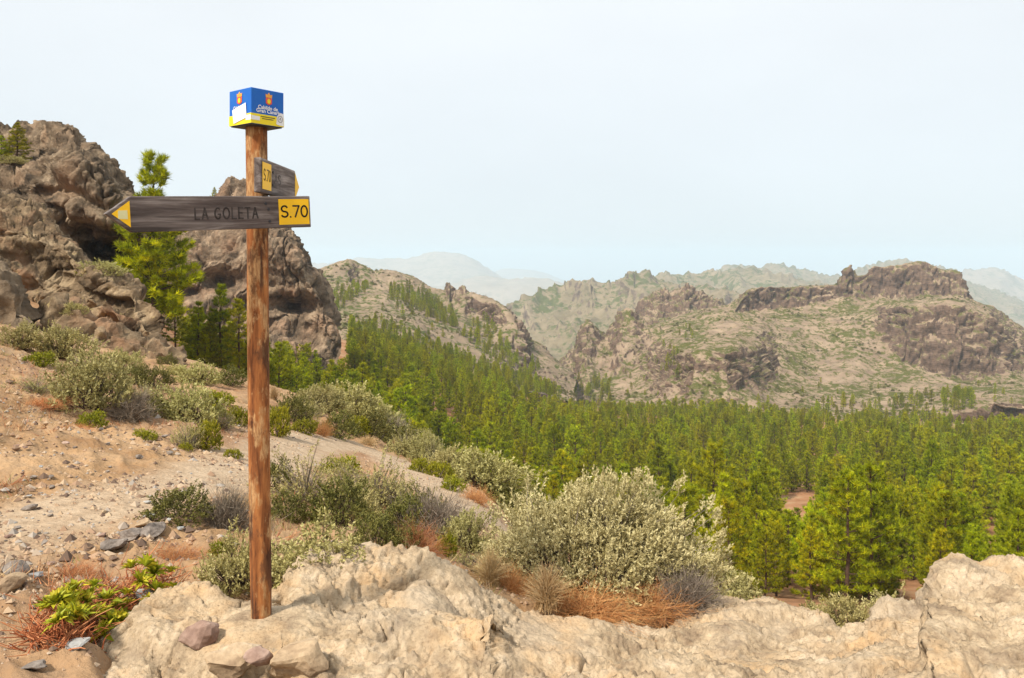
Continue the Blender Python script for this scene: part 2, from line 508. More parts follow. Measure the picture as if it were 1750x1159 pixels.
def ground_z(X, Y):
    X = np.asarray(X, float); Y = np.asarray(Y, float)
    z = ground_base(X, Y); R = np.hypot(X, Y)
    p = np.stack([X, Y, np.zeros_like(X)], -1)
    near = 1 - sstep(18, 60, R)
    tr = sstep(.35, .95, trail_dist(X, Y)) * .85 + .15
    z = z + near * tr * (.08 * fbm(p, 1.3, 4) + .045 * ridged(p, .4, 4))
    _px = CX + F * X / np.maximum(Y, .3); _e = .5 * sstep(800, 900, _px)
    z = z - .45 * sstep(130, 300, _px) * (1 - sstep(3.8 + _e, 4.6 + _e, Y)) * sstep(1.2, 1.8, Y)
    z = z + sstep(20, 90, R) * (1 - sstep(1500, 4000, R)) * 1.0 * fbm(p, 28, 3)
    return z

def build_ground():
    th = np.concatenate([np.linspace(-.66, .66, 560), np.linspace(.66, 2 * math.pi - .66, 60)[1:-1]])
    R = np.concatenate([[.05, .6], np.exp(np.linspace(math.log(1.5), math.log(520), 540)), np.exp(np.linspace(math.log(540), math.log(19000), 40))])
    TH, RR = np.meshgrid(th, R, indexing='ij')
    X = RR * np.sin(TH); Y = RR * np.cos(TH)
    Z = ground_z(X, Y)
    G = np.stack([X, Y, Z], -1)
    path = 1 - sstep(.30, .75, trail_dist(X, Y) + .15 * fbm(G, .8, 2))
    forest = sstep(30, 50, RR) * (1 - sstep(430, 520, RR))
    farm = sstep(430, 520, RR)
    fc = grid_faces(len(th), len(R), True)[:, ::-1]
    me = new_mesh('ground', G.reshape(-1, 3), fc, M_GROUND, True, {'path': path, 'forest': forest, 'far': farm})
    link('ground', me, kind='structure')
build_ground()

# ------------------------------------------------------------------ lofted rock masses: columns of (row, distance), then a back side
def loft(cols, nu, nv, thick=.15, layers=(), base=None, extra=None, sink=True, pxpow=None):
    px = np.array([c[0] for c in cols], float)
    A = np.array([[P(c[0], py, d) for py, d in c[1]] for c in cols])          # (C,R,3)
    d = A[..., 1]
    crest = A[:, -1]; foot = A[:, 0]
    H = np.maximum(np.abs(crest[:, 2] - foot[:, 2]), .45)
    def back(k, dz):
        q = crest.copy(); s = 1 + k * thick
        q[:, 0] *= s; q[:, 1] *= s; q[:, 2] = crest[:, 2] - dz * H
        return q
    under = foot.copy(); under[:, 2] = np.minimum(foot[:, 2] - .12 * H, ground_base(foot[:, 0], foot[:, 1]) - .02 * foot[:, 1])
    rows = [under] + [A[:, i] for i in range(A.shape[1])] + [back(.35, .06), back(.8, .35), back(1.25, 1.1)]
    B = np.stack(rows, 1)                                                     # (C,R',3)
    seg = np.linalg.norm(np.diff(B, axis=1), axis=2).mean(0); seg = np.maximum(seg, seg.max() * .08)
    seg[-3:] *= .35
    t = np.concatenate([[0], np.cumsum(seg)]); t /= t[-1]
    tq = np.linspace(0, 1, nv)
    C = len(px)
    D = np.stack([pchip(t, B[c], tq) for c in range(C)])                      # (C,nv,3)
    xq = np.linspace(px[0], px[-1], nu)
    G = pchip(px, D.reshape(C, -1), xq).reshape(nu, nv, 3)
    n = normals_grid(G)
    if n[nu // 2, nv // 3] @ np.array([0, -1, .3]) < 0: n = -n
    rock0 = sstep(.55, .15, np.abs(n[..., 2])) if True else None
    disp = 0
    for f in layers: disp = disp + f(G, n)
    e = 1
    G = G + n * (disp * e)[..., None] if not np.isscalar(disp) else G
    if extra: G = extra(G, n)
    n2 = normals_grid(G)
    steep = 1 - np.abs(n2[..., 2])
    return G, n2, steep

def loft_obj(name, G, mat, attrs=None, **kw):
    nu, nv = G.shape[:2]
    o0 = G[nu // 2, 0].copy()
    me = new_mesh(name, (G - o0).reshape(-1, 3), grid_faces(nu, nv), mat, True, attrs)
    return link(name, me, loc=tuple(o0), **kw)

def L_fbm(wl, a, o=4, s=0.): return lambda G, n: a * fbm(G, wl, o, .5, s)
def L_rid(wl, a, o=4, s=0., st=(1, 1, 1)): return lambda G, n: a * ridged(G * np.array(st), wl, o, .5, s)
def L_blk(wl, a, s=0, st=(1, 1, 1)):
    def f(G, n):
        q = G * np.array(st); q = q + wl * .4 * fbm(q, wl * 1.3, 2, .5, s + 1)[..., None] * np.array([1, -.8, .7])
        b, c = worley(q, wl, s)
        return a * (sstep(0, .28, c - b) - .7)
    return f
def L_crk(wl, a, w=.10, s=0., st=(1, 1, 1)):
    def f(G, n):
        q = G * np.array(st); q = q + wl * .5 * fbm(q, wl * .8, 2, .6, s + 1)[..., None] * np.array([1, -.7, .8])
        return -a * (1 - sstep(0, w, np.abs(perlin(q / wl + s))))
    return f
def L_steep(f): return lambda G, n: f(G, n) * sstep(.92, .6, np.abs(n[..., 2]))

MTN = {}
def mountain(name, cols, nu, nv, mat, layers, thick=.15, rk=(.25, .55), veg=1.0):
    G, n, st = loft(cols, nu, nv, thick, layers)
    rock = sstep(rk[0], rk[1], st)
    vegm = np.clip(1.2 - rock * 1.3, 0, 1) * veg
    o = loft_obj(name, G, mat, {'rock': rock, 'veg': vegm}, kind='structure')
    MTN[o.name] = (G, n)
    return o

def simple(crest, base, d0, d1, mids=((.35, .25), (.65, .6), (.88, .9))):
    """columns between a foot line and a crest line; base as [(px,py)]"""
    bx, by = zip(*base); out = []
    for px, py in crest:
        b = float(np.interp(px, bx, by))
        r = [(b, d0)]
        for kd, kp in mids: r.append((b + (py - b) * kp, d0 + (d1 - d0) * kd))
        r.append((py, d1)); out.append((px, r))
    return out

# right-hand mountain with the castle-like summit
RM = [
 (1030, [(720,430),(695,480),(672,540),(652,600),(630,660),(615,700),(606,720)]),
 (1100, [(718,430),(690,480),(660,540),(628,600),(598,660),(578,700),(568,730)]),
 (1150, [(716,430),(694,448),(650,486),(606,530),(576,620),(556,690),(543,735)]),
 (1185, [(716,430),(696,438),(648,460),(600,484),(576,600),(552,690),(535,738)]),
 (1240, [(716,430),(696,438),(640,462),(596,482),(572,600),(540,690),(524,742)]),
 (1285, [(716,430),(690,446),(650,480),(606,520),(560,640),(528,735),(494,748)]),
 (1340, [(716,430),(692,460),(652,540),(602,620),(560,690),(524,748),(488,762)]),
 (1400, [(716,430),(692,470),(652,560),(602,640),(552,710),(518,760),(488,776)]),
 (1434, [(716,430),(690,470),(650,560),(594,650),(540,720),(512,764),(488,778)]),
 (1442, [(716,430),(690,470),(650,560),(592,650),(538,720),(510,764),(468,778)]),
 (1455, [(716,430),(690,470),(650,560),(590,650),(536,720),(510,764),(454,778)]),
 (1468, [(716,430),(690,472),(650,565),(590,650),(535,720),(510,766),(470,780)]),
 (1496, [(716,430),(690,478),(650,575),(590,650),(534,712),(509,766),(454,784)]),
 (1540, [(716,430),(688,474),(646,575),(612,618),(524,652),(507,764),(453,786)]),
 (1580, [(716,430),(686,470),(642,570),(630,608),(520,640),(507,760),(447,786)]),
 (1612, [(718,430),(686,460),(654,545),(642,600),(518,632),(508,758),(458,786)]),
 (1644, [(720,430),(690,450),(666,520),(650,594),(524,626),(511,755),(464,786)]),
 (1660, [(720,430),(690,446),(666,514),(652,594),(532,628),(522,745),(510,780)]),
 (1700, [(720,430),(690,430),(666,500),(652,590),(552,630),(544,720),(531,770)]),
 (1725, [(722,430),(692,430),(668,500),(650,590),(585,640),(564,720),(550,770)]),
 (1770, [(724,430),(694,430),(675,500),(656,590),(625,660),(606,720),(580,770)]),
 (1880, [(730,430),(704,430),(692,500),(682,590),(664,660),(654,720),(640,770)]),
]
mountain('mountain', RM, 520, 230, M_MTN,
         [L_fbm(60, 3.5, 3), L_steep(L_blk(20, 3.2, 1, (1, 1, 1.5))), L_steep(L_rid(26, 3.4, 4, 2., (1.25, 1.25, .6))), L_rid(14, 1.0, 4, 5.), L_steep(L_crk(20, 4.0, .08, 6., (1, 1, .5))), L_steep(L_crk(8, 1.5, .10, 7.))], .16, (.24, .46))

# left ridge beyond the forest
LR = [
 (520, [(600,340),(560,400),(520,480),(490,560),(470,640)]),
 (550, [(596,340),(556,400),(516,480),(482,560),(461,640)]),
 (575, [(594,340),(554,400),(520,480),(478,570),(449,645)]),
 (596, [(594,340),(556,400),(522,480),(478,580),(441,648)]),
 (620, [(594,345),(560,400),(520,490),(482,600),(450,650)]),
 (640, [(596,345),(562,400),(520,490),(486,600),(459,655)]),
 (672, [(602,350),(568,405),(526,495),(490,605),(460,660)]),
 (690, [(608,350),(572,405),(530,500),(496,605),(466,660)]),
 (715, [(616,355),(578,410),(538,505),(504,610),(477,660)]),
 (740, [(624,355),(590,410),(552,505),(516,610),(492,655)]),
 (760, [(632,360),(598,410),(562,500),(524,605),(496,650)]),
 (767, [(634,360),(600,412),(564,500),(526,605),(484,648)]),
 (778, [(638,362),(604,412),(568,500),(530,605),(498,645)]),
 (792, [(642,364),(608,414),(574,498),(534,600),(490,640)]),
 (806, [(646,366),(612,416),(580,496),(542,600),(505,632)]),
 (830, [(652,370),(620,420),(590,494),(550,590),(510,620)]),
 (850, [(658,374),(628,424),(600,492),(556,560),(515,600)]),
 (874, [(664,380),(640,430),(614,490),(570,540),(535,580)]),
 (892, [(670,386),(648,440),(626,490),(592,530),(560,560)]),
 (912, [(676,392),(660,445),(642,490),(624,520),(608,545)]),
 (945, [(682,400),(674,445),(660,490),(646,520),(626,545)]),
 (985, [(690,410),(684,445),(676,490),(666,520),(655,545)]),
]
mountain('ridge', LR, 360, 170, M_RIDGE,
         [L_fbm(50, 3.0, 3, 3.), L_steep(L_blk(15, 2.6, 4, (1, 1, 1.3))), L_steep(L_rid(22, 3.0, 4, 6., (1.2, 1.2, .7))), L_rid(12, .9, 4, 7.), L_steep(L_crk(16, 3.0, .08, 8., (1, 1, .5)))], .14, (.28, .52))

# spiky outcrops in the middle distance
SP = simple([(1090,540),(1100,512),(1118,499),(1135,493),(1148,497),(1160,492),(1172,482),(1182,486),(1190,500),(1200,498),(1212,508),(1230,514),(1250,530),(1270,545)],
            [(1090,575),(1270,575)], 800, 900, ((.2, .3), (.4, .45), (.8, .85)))
mountain('rocky_spur', SP, 200, 90, M_MTN, [L_fbm(30, 2.5, 3, 8.), L_blk(14, 4., 9, (1, 1, .7)), L_rid(22, 4., 4, 3., (1.3, 1.3, .5))], .12, (.2, .45))
SP2 = simple([(925,684),(945,660),(962,628),(980,600),(992,565),(1003,549),(1012,556),(1022,568),(1036,576),(1050,552),(1062,534),(1078,531),(1096,546),(1115,556),(1140,565),(1165,590)],
             [(925,686),(1165,690)], 560, 700, ((.25, .22), (.5, .55), (.8, .85)))
mountain('rocky_spur', SP2, 220, 110, M_MTN, [L_fbm(34, 2.5, 3, 12.), L_steep(L_blk(13, 2.4, 5, (1, 1, .8))), L_rid(20, 2.6, 4, 13., (1.3, 1.3, .6))], .14, (.25, .55))
# hazy middle ridge
MR_ = simple([(780,640),(840,575),(862,535),(876,522),(900,512),(924,504),(950,494),(970,486),(990,480),(1012,474),(1030,478),(1046,479),(1066,470),(1083,462),(1104,467),(1125,478),(1145,484),(1190,490),(1260,500),(1320,520)],
             [(780,650),(930,632),(1320,640)], 1150, 1700, ((.25, .3), (.5, .58), (.78, .85)))
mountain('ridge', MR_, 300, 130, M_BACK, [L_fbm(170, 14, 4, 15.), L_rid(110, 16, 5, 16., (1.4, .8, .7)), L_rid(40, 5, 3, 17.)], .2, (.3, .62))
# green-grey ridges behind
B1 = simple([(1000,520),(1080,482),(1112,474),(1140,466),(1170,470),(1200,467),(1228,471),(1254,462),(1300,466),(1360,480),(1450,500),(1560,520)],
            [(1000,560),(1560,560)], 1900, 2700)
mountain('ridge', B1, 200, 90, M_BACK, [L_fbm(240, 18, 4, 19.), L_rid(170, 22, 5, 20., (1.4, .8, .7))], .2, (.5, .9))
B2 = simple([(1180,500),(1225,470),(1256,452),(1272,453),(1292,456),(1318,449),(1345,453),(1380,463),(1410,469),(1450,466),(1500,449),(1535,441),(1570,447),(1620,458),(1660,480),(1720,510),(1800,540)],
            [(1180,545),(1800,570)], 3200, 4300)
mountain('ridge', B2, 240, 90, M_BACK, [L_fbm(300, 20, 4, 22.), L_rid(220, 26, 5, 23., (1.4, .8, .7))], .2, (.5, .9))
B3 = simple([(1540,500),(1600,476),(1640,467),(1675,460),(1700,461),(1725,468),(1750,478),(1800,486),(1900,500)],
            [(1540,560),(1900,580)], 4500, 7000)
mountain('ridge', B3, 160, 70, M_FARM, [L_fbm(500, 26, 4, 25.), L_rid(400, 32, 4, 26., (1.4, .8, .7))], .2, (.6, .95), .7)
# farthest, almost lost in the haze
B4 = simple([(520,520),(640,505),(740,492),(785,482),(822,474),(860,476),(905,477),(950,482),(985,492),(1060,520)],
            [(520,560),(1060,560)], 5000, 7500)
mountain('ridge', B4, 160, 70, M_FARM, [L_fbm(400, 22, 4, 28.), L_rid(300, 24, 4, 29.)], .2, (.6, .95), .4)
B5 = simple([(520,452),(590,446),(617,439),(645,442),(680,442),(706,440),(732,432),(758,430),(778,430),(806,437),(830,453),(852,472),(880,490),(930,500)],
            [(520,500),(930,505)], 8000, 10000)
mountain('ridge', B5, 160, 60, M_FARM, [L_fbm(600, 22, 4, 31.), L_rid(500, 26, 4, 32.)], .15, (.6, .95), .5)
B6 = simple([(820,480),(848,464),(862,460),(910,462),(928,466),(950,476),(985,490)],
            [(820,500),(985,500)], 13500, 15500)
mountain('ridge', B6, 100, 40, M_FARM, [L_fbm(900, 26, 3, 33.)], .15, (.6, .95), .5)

# ------------------------------------------------------------------ near cliffs and slabs on the left
def rockmass(name, cols, nu, nv, mat, layers, thick, label, cat, holes=()):
    def extra(G, n):
        for (px, py, rx, ry, depth) in holes:
            qx, qy = proj(G)
            w = np.exp(-(((qx - px) / rx) ** 2 + ((qy - py) / ry) ** 2) * 1.2) * (n[..., 1] < .35)
            v = unit(G - np.array([0, 0, EYE]))
            G = G + v * (w * depth)[..., None]
        return G
    G, n, st = loft(cols, nu, nv, thick, layers, extra=extra)
    o = loft_obj(name, G, mat, None, label=label, cat=cat)
    MTN[o.name] = (G, n)
    return o

CA = [(-140, [(470,62),(430,66),(370,68),(300,74),(262,80),(240,86)]),
      (-40,  [(460,62),(420,66),(360,67),(300,73),(250,79),(214,84)]),
      (0,    [(455,62),(415,66),(355,67),(296,73),(248,79),(207,84)]),
      (30,   [(455,62),(412,66),(350,66.5),(294,73),(246,79),(206,84)]),
      (58,   [(455,62),(412,66),(345,66),(290,71),(246,78),(216,84)]),
      (72,   [(455,62),(412,66),(345,66),(285,69),(240,75),(209,82)]),
      (100,  [(455,62),(415,67),(350,66),(280,68),(236,73),(210,80)]),
      (130,  [(455,62),(425,68),(365,66),(285,67),(242,72),(222,79)]),
      (158,  [(458,62),(435,69),(385,66),(300,67),(262,71),(242,77)]),
      (185,  [(462,63),(440,70),(395,66),(325,67),(288,71),(270,76)]),
      (210,  [(470,64),(440,70),(400,67),(345,68),(312,71),(292,75)]),
      (235,  [(480,66),(450,70),(410,68),(365,69),(335,71),(318,74)]),
      (256,  [(500,68),(470,70),(430,69),(390,70),(362,71),(342,73)]),
      (285,  [(540,70),(520,71),(490,71),(460,71),(430,71),(400,72)])]
rockmass('rock_cliff', CA, 360, 260, M_CLIFF_A,
         [L_fbm(9, 1.1, 3, 40.), L_blk(7, 1.1, 41, (.8, 1, 1.2)), L_rid(5, .40, 3, 42.), L_crk(4.5, .7, .06, 44.), L_crk(1.8, .26, .08, 45., (1, 1, .6)), L_fbm(1.2, .2, 5, 46.), L_rid(1.6, .22, 4, 47., (1, 1, .7)), L_blk(1.5, .18, 48)], .25,
         'dark brown bulging rock cliff at the upper left, with two small pines on top', 'cliff',
         holes=((190,420,45,22,5.),(150,395,30,14,2.5),(60,330,60,10,1.2),(20,380,30,10,1.5)))
CB = [(225, [(610,165),(560,172),(500,176),(450,182),(410,188),(380,194)]),
      (262, [(610,165),(555,172),(495,175),(440,181),(390,188),(346,196)]),
      (300, [(610,165),(550,172),(490,174),(430,180),(380,188),(338,196)]),
      (350, [(610,165),(545,173),(485,174),(425,178),(375,186),(335,196)]),
      (380, [(610,165),(540,174),(480,174),(420,177),(370,185),(328,195)]),
      (390, [(610,165),(540,174),(480,174),(418,177),(360,183),(312,190)]),
      (402, [(610,165),(540,174),(480,174),(416,176),(350,181),(303,188)]),
      (420, [(610,165),(540,175),(480,174),(414,176),(350,180),(304,188)]),
      (436, [(610,165),(545,176),(485,174),(415,175),(360,179),(316,187)]),
      (455, [(610,165),(550,176),(490,174),(420,174),(372,178),(338,186)]),
      (480, [(610,165),(552,176),(495,174),(432,174),(396,177),(368,184)]),
      (500, [(610,166),(555,176),(505,174),(448,174),(418,176),(394,182)]),
      (520, [(612,167),(560,176),(520,174),(475,174),(450,176),(430,180)]),
      (535, [(616,168),(570,175),(535,174),(498,174),(476,176),(456,179)]),
      (550, [(622,170),(580,175),(552,174),(520,174),(500,176),(480,179)]),
      (565, [(628,172),(590,175),(570,175),(546,175),(530,176),(516,178)]),
      (580, [(636,174),(606,175),(592,175),(578,175),(568,176),(560,178)])]
rockmass('rock_cliff', CB, 340, 280, M_CLIFF_B,
         [L_fbm(18, 2.2, 3, 50.), L_blk(13, 1.7, 51, (1, 1, .6)), L_rid(10, .9, 3, 52., (1.2, 1.2, .5)), L_crk(9, 1.4, .06, 54., (1, 1, .5)), L_crk(3.5, .5, .08, 55., (1, 1, .5)), L_fbm(2.5, .45, 5, 56.), L_rid(3.2, .5, 4, 57., (1, 1, .5)), L_blk(3.2, .4, 58, (1, 1, .7))], .2,
         'large ochre and grey rock cliff behind the signpost, above the forest slope', 'cliff',
         holes=((375,480,40,20,9.),(505,523,36,15,9.),(430,520,40,16,5.),(330,500,25,14,5.)))
S1 = [(-120, [(420,34),(400,35),(360,35),(320,36.5),(300,38.5)]),
      (-30, [(448,33),(425,34.5),(385,34.5),(352,36),(336,38.5)]),
      (20,  [(462,33),(438,34.5),(398,34.5),(360,36),(343,38.5)]),
      (60,  [(474,33),(452,34.5),(412,34.5),(372,36),(354,38)]),
      (100, [(490,33),(468,34.5),(432,34.5),(398,35.5),(382,37.5)]),
      (140, [(508,32.5),(488,34),(462,34),(440,35),(428,37)]),
      (180, [(528,32),(510,33.5),(486,33.5),(468,34.5),(458,36)]),
      (215, [(546,31.5),(530,33),(506,33),(488,34),(478,35.5)]),
      (240, [(562,31.5),(546,32.5),(524,32.5),(508,33.5),(500,35)]),
      (258, [(570,31.5),(558,32),(546,32),(534,33),(526,34)]),
      (268, [(580,31.5),(574,32),(568,32),(562,32.5),(560,33)])]
rockmass('rock_slab', S1, 320, 150, M_SLAB,
         [L_fbm(4.5, .45, 3, 60.), L_blk(3.2, .5, 61, (.6, 1, 1.4)), L_rid(2.2, .2, 3, 62.), L_crk(2.0, .3, .06, 64., (.6, 1, 1.4)), L_crk(.8, .12, .08, 65.), L_fbm(.5, .1, 5, 66.), L_rid(.8, .10, 4, 67.), L_blk(.7, .09, 68)], .1,
         'long craggy brown slab sloping down to the right below the upper left cliff', 'rock')
S2 = [(-120, [(560,20),(520,20.5),(470,21),(430,22),(415,23)]),
      (-40, [(560,20),(525,20.5),(480,21),(446,22),(436,23)]),
      (0,   [(560,20),(530,20.5),(490,20.8),(460,21.5),(450,22.5)]),
      (25,  [(560,20),(538,20.5),(505,20.8),(482,21.3),(474,22)]),
      (42,  [(562,20),(548,20.5),(530,20.8),(516,21),(510,21.5)]),
      (55,  [(566,20),(562,20.3),(556,20.6),(552,20.8),(550,21)])]
rockmass('boulder', S2, 130, 90, M_CLIFF_A,
         [L_fbm(2, .2, 3, 70.), L_blk(1.4, .25, 71), L_rid(1, .14, 5, 72.)], .12,
         'dark rough boulder cut off by the left edge below the long slab', 'boulder')
S3 = [(70,  [(566,22),(560,22.2),(552,22.4),(546,22.6),(540,22.8)]),
      (85,  [(566,22),(552,22.2),(532,22.4),(520,22.7),(514,23.1)]),
      (105, [(568,22),(552,22.2),(528,22.4),(515,22.7),(509,23.2)]),
      (128, [(570,22),(556,22.2),(536,22.4),(524,22.7),(518,23.2)]),
      (160, [(582,22),(572,22.2),(556,22.4),(546,22.7),(541,23.1)]),
      (200, [(598,22),(588,22.2),(574,22.4),(565,22.7),(561,23)]),
      (240, [(612,22),(602,22.3),(588,22.5),(578,22.8),(574,23)]),
      (285, [(626,22),(616,22.3),(600,22.5),(590,22.8),(586,23)]),
      (318, [(636,22),(630,22.3),(622,22.5),(615,22.8),(612,23)])]
rockmass('rock_outcrop', S3, 200, 70, M_SLAB,
         [L_fbm(1.6, .16, 3, 80.), L_blk(1.1, .2, 81), L_rid(.8, .12, 5, 82.)], .06,
         'low dark jagged outcrop running down the slope among the shrubs at left', 'rock')

# ------------------------------------------------------------------ pale rock ledge in the foreground
def ledge():
    E = [(100,1150,3.6,1330),(140,1125,3.7,1310),(200,1075,3.85,1300),(260,1018,4.05,1290),(330,1010,4.1,1290),(390,1030,4.05,1290),(425,1036,4.02,1290),(455,1030,4.05,1290),(478,1000,4.2,1290),
         (498,955,4.4,1290),(520,934,4.5,1290),(560,925,4.6,1290),(610,932,4.65,1290),(660,944,4.65,1290),(720,948,4.7,1290),(780,972,4.75,1290),(840,1016,4.75,1300),(900,1056,4.7,1300),
         (960,1070,4.7,1310),(1040,1074,4.75,1310),(1120,1074,4.8,1310),(1190,1054,5.0,1310),(1240,1028,5.2,1310),(1300,1026,5.25,1310),(1360,1042,5.15,1310),(1410,1068,4.9,1310),(1440,1084,4.75,1310),
         (1475,1070,4.7,1310),(1520,1042,4.8,1310),(1565,1046,4.8,1310),(1582,1015,4.75,1310),(1605,978,4.85,1310),(1640,963,4.9,1310),(1700,961,4.95,1310),(1760,962,5.0,1310),(1860,970,5.1,1310),(1980,1000,5.2,1310)]
    cols = []
    for px, py, d, b in E:
        # the front is nearly level rock; the step of the central boulder and of the right boulder sits behind it
        z1 = EYE - (py - HY) / F * d
        r = []
        zf = -.04 - .00004 * max(px - 900, 0)
        zq = zf
        if 465 < px < 880:  zb, db = .03, 3.75
        elif px > 1575:     zb, db = -.14, 4.35
        else:               zb, db = zf * .4 + z1 * .6 - .02, min(d - .35, 4.1)
        if px < 465: zb = zf + (z1 - zf) * .75
        if px < 230: zf -= .12 * (230 - px) / 130; zb = min(zb, z1)
        for z, dd in ((zf - .06, 1.5), (zf - .01, 2.5), (zf, 3.15), (zb, db), (z1 - .02 if px < 465 else z1 - .05 * (465 < px < 880), db + (d - db) * .55), (z1, d)):
            r.append((HY - (z - EYE) * F / dd, dd))
        cols.append((px, r))
    L = [lambda G, n: .060 * fbm(G, 1.1, 3, .5, 90.), lambda G, n: .035 * ridged(G * np.array([.8, 1, 1.3]), .8, 3, .5, 91.),
         lambda G, n: (.030 * ridged(G, .20, 4, .6, 92.) - .024 * sstep(.42, .12, worley(G, .075, 93)[0])) * sstep(-.2, .4, fbm(G, .7, 2, .5, 96.)),
         lambda G, n: .010 * fbm(G, .08, 4, .7, 95.), L_crk(.75, .055, .035, 97., (.7, 1, 1.2)), L_crk(.30, .026, .06, 98.), lambda G, n: (-.014 * (1 - sstep(0, .12, np.abs(perlin(G * np.array([.7, 1, 1.2]) / .11 + 3.3)))) + .012 * ridged(G, .06, 3, .6, 104.)) * sstep(-.25, .3, fbm(G, .6, 2, .5, 103.)), lambda G, n: -.016 * sstep(.38, .10, worley(G, .05, 100)[0]) * sstep(.0, .3, fbm(G, .35, 2, .5, 101.)), L_blk(.9, .05, 102, (.7, 1, 1))]
    def post_flat(f):
        # trampled smooth cap round the foot of the post
        def g(G, n):
            w = 1 - sstep(.10, .34, np.hypot(G[..., 0] + 1.17, (G[..., 1] - 3.72) * 1.1))
            return f(G, n) * (1 - .85 * w)
        return g
    def foot(G, n):
        w = 1 - sstep(.10, .42, np.hypot(G[..., 0] + 1.17, (G[..., 1] - 3.74) * 1.1))
        G = G.copy(); G[..., 2] += w * (.004 + .05 * (G[..., 1] - 3.78) - G[..., 2]); return G
    G, n, st = loft(cols, 700, 340, .10, [post_flat(f) for f in L], extra=foot)
    loft_obj('rock_ledge', G, M_LEDGE, None, label='broad pale tan pitted rock ledge across the foreground, under the signpost', cat='rock')
    return G
LEDGE = ledge()
_lx, _ly = LEDGE[..., 0].ravel(), LEDGE[..., 1].ravel()
def ledge_z(x, y):
    k = np.argsort((_lx - x) ** 2 + (_ly - y) ** 2)[:6]
    return float(LEDGE.reshape(-1, 3)[k, 2].max())


# ------------------------------------------------------------------ signpost
def mat_post():
    k = NT('weathered_post_wood'); o = k.P('obj')
    g = k.noise(30, 7, .65, vec=o, stretch=(1, 1, .12), dist=.3); w = k.noise(7, 6, .68, vec=o, stretch=(1.3, 1.3, .5), w=3.)
    f = k.noise(90, 5, .7, vec=o, stretch=(1, 1, .2), w=6.)
    c = k.ramp(g, [(.36, (.10, .034, .013)), (.5, (.25, .088, .028)), (.64, (.40, .16, .05))])
    c = k.mix(k.mr(w, .50, .56, 0, .85), c, k.ramp(f, [(.38, (.30, .15, .06)), (.62, (.55, .34, .16))]))
    c = k.mix(k.mr(k.noise(6, 6, .7, vec=o, stretch=(1, 1, .45), w=11.), .52, .58, 0, .85), c, k.ramp(g, [(.4, (.05, .022, .012)), (.6, (.15, .062, .028))]))
    c = k.mix(k.mr(k.noise(46, 4, .6, vec=o, stretch=(1, 1, .03), w=8.), .60, .64, 0, .8), c, (.06, .03, .02))
    b = k.bump(g, .5, .004); b = k.bump(f, .5, .002, b)
    return k.finish(c, .85, b, .2)
def mat_board():
    k = NT('grey_weathered_board'); o = k.P('obj')
    g = k.noise(30, 6, .62, vec=o, stretch=(.07, 1, 1), dist=.6); w = k.noise(5, 5, .6, vec=o, stretch=(.35, 1, 1), w=3.)
    c = k.ramp(g, [(.34, (.055, .045, .042)), (.48, (.155, .13, .12)), (.62, (.36, .32, .30))])
    c = k.mix(k.mr(w, .48, .68, 0, .7), c, (.075, .056, .052))
    # knots
    v = k.n('TexVoronoi'); v.inputs['Scale'].default_value = 5.5
    m = k.n('Mapping'); m.inputs['Scale'].default_value = (.75, 1, 1); k.l(o, m.inputs[0]); k.l(m.outputs[0], v.inputs['Vector'])
    c = k.mix(k.mr(v.outputs['Distance'], .07, .14, .75, 0), c, (.03, .022, .02))
    b = k.bump(g, .6, .004)
    return k.finish(c, .9, b, .15)
M_POST, M_BOARD = mat_post(), mat_board()
def mat_paint(name, c, dirt, amt=.35):
    k = NT(name); o = k.P('obj')
    n = k.noise(22, 6, .7, vec=o); n2 = k.noise(6, 4, .6, vec=o, w=4.)
    col = k.mix(k.mr(n, .52, .72, 0, amt), c, dirt)
    col = k.mix(k.mr(n2, .5, .75, 0, amt * .6), col, dirt)
    return k.finish(col, .5, None, .3)
M_YEL = mat_paint('yellow_paint', (.90, .53, .008), (.60, .40, .06))
M_YEL2 = mat_paint('box_yellow', (.80, .66, .02), (.6, .52, .12), .2)
M_BLUE = mat_paint('box_blue', (.008, .12, .50), (.02, .17, .50), .4)
M_INK = mat_paint('black_paint', (.012, .011, .011), (.10, .07, .02), .2)
M_CARVE = mat_paint('carved_letter', (.035, .027, .024), (.12, .10, .09), .5)
M_WHITE = mat_paint('white_paper', (.76, .78, .80), (.6, .62, .64), .25)
M_PALE = mat_paint('faded_sticker', (.62, .60, .30), (.75, .72, .55), .6)
M_ORANGE = mat_paint('crest_orange', (.80, .36, .05), (.75, .5, .2), .2)
M_RED = mat_paint('crest_red', (.72, .10, .05), (.7, .3, .15), .2)
M_DARK = mat_paint('dark_metal', (.03, .03, .035), (.06, .05, .05), .3)

def quad_strokes(lines, w, z0=0., th=.002):
    """flat monoline strokes in the x-z plane, raised towards -y; lines: list of point lists"""
    V = []; Q = []
    for pl in lines:
        pl = [np.array(q, float) for q in pl]
        for a, b in zip(pl[:-1], pl[1:]):
            d = b - a; L = np.hypot(*d)
            if L < 1e-7: continue
            d = d / L; n = np.array([-d[1], d[0]])
            a2 = a - d * w * .4; b2 = b + d * w * .4
            c = [a2 - n * w / 2, b2 - n * w / 2, b2 + n * w / 2, a2 + n * w / 2]
            k = len(V)
            for y in (0, -th):
                for q in c: V.append((q[0], y, q[1]))
            Q += [[k + 4, k + 5, k + 6, k + 7], [k, k + 1, k + 5, k + 4], [k + 1, k + 2, k + 6, k + 5], [k + 2, k + 3, k + 7, k + 6], [k + 3, k, k + 4, k + 7]]
    return np.array(V), np.array(Q)
def arc(cx, cz, rx, rz, a0, a1, n=10):
    return [(cx + rx * math.cos(math.radians(a0 + (a1 - a0) * i / n)), cz + rz * math.sin(math.radians(a0 + (a1 - a0) * i / n))) for i in range(n + 1)]
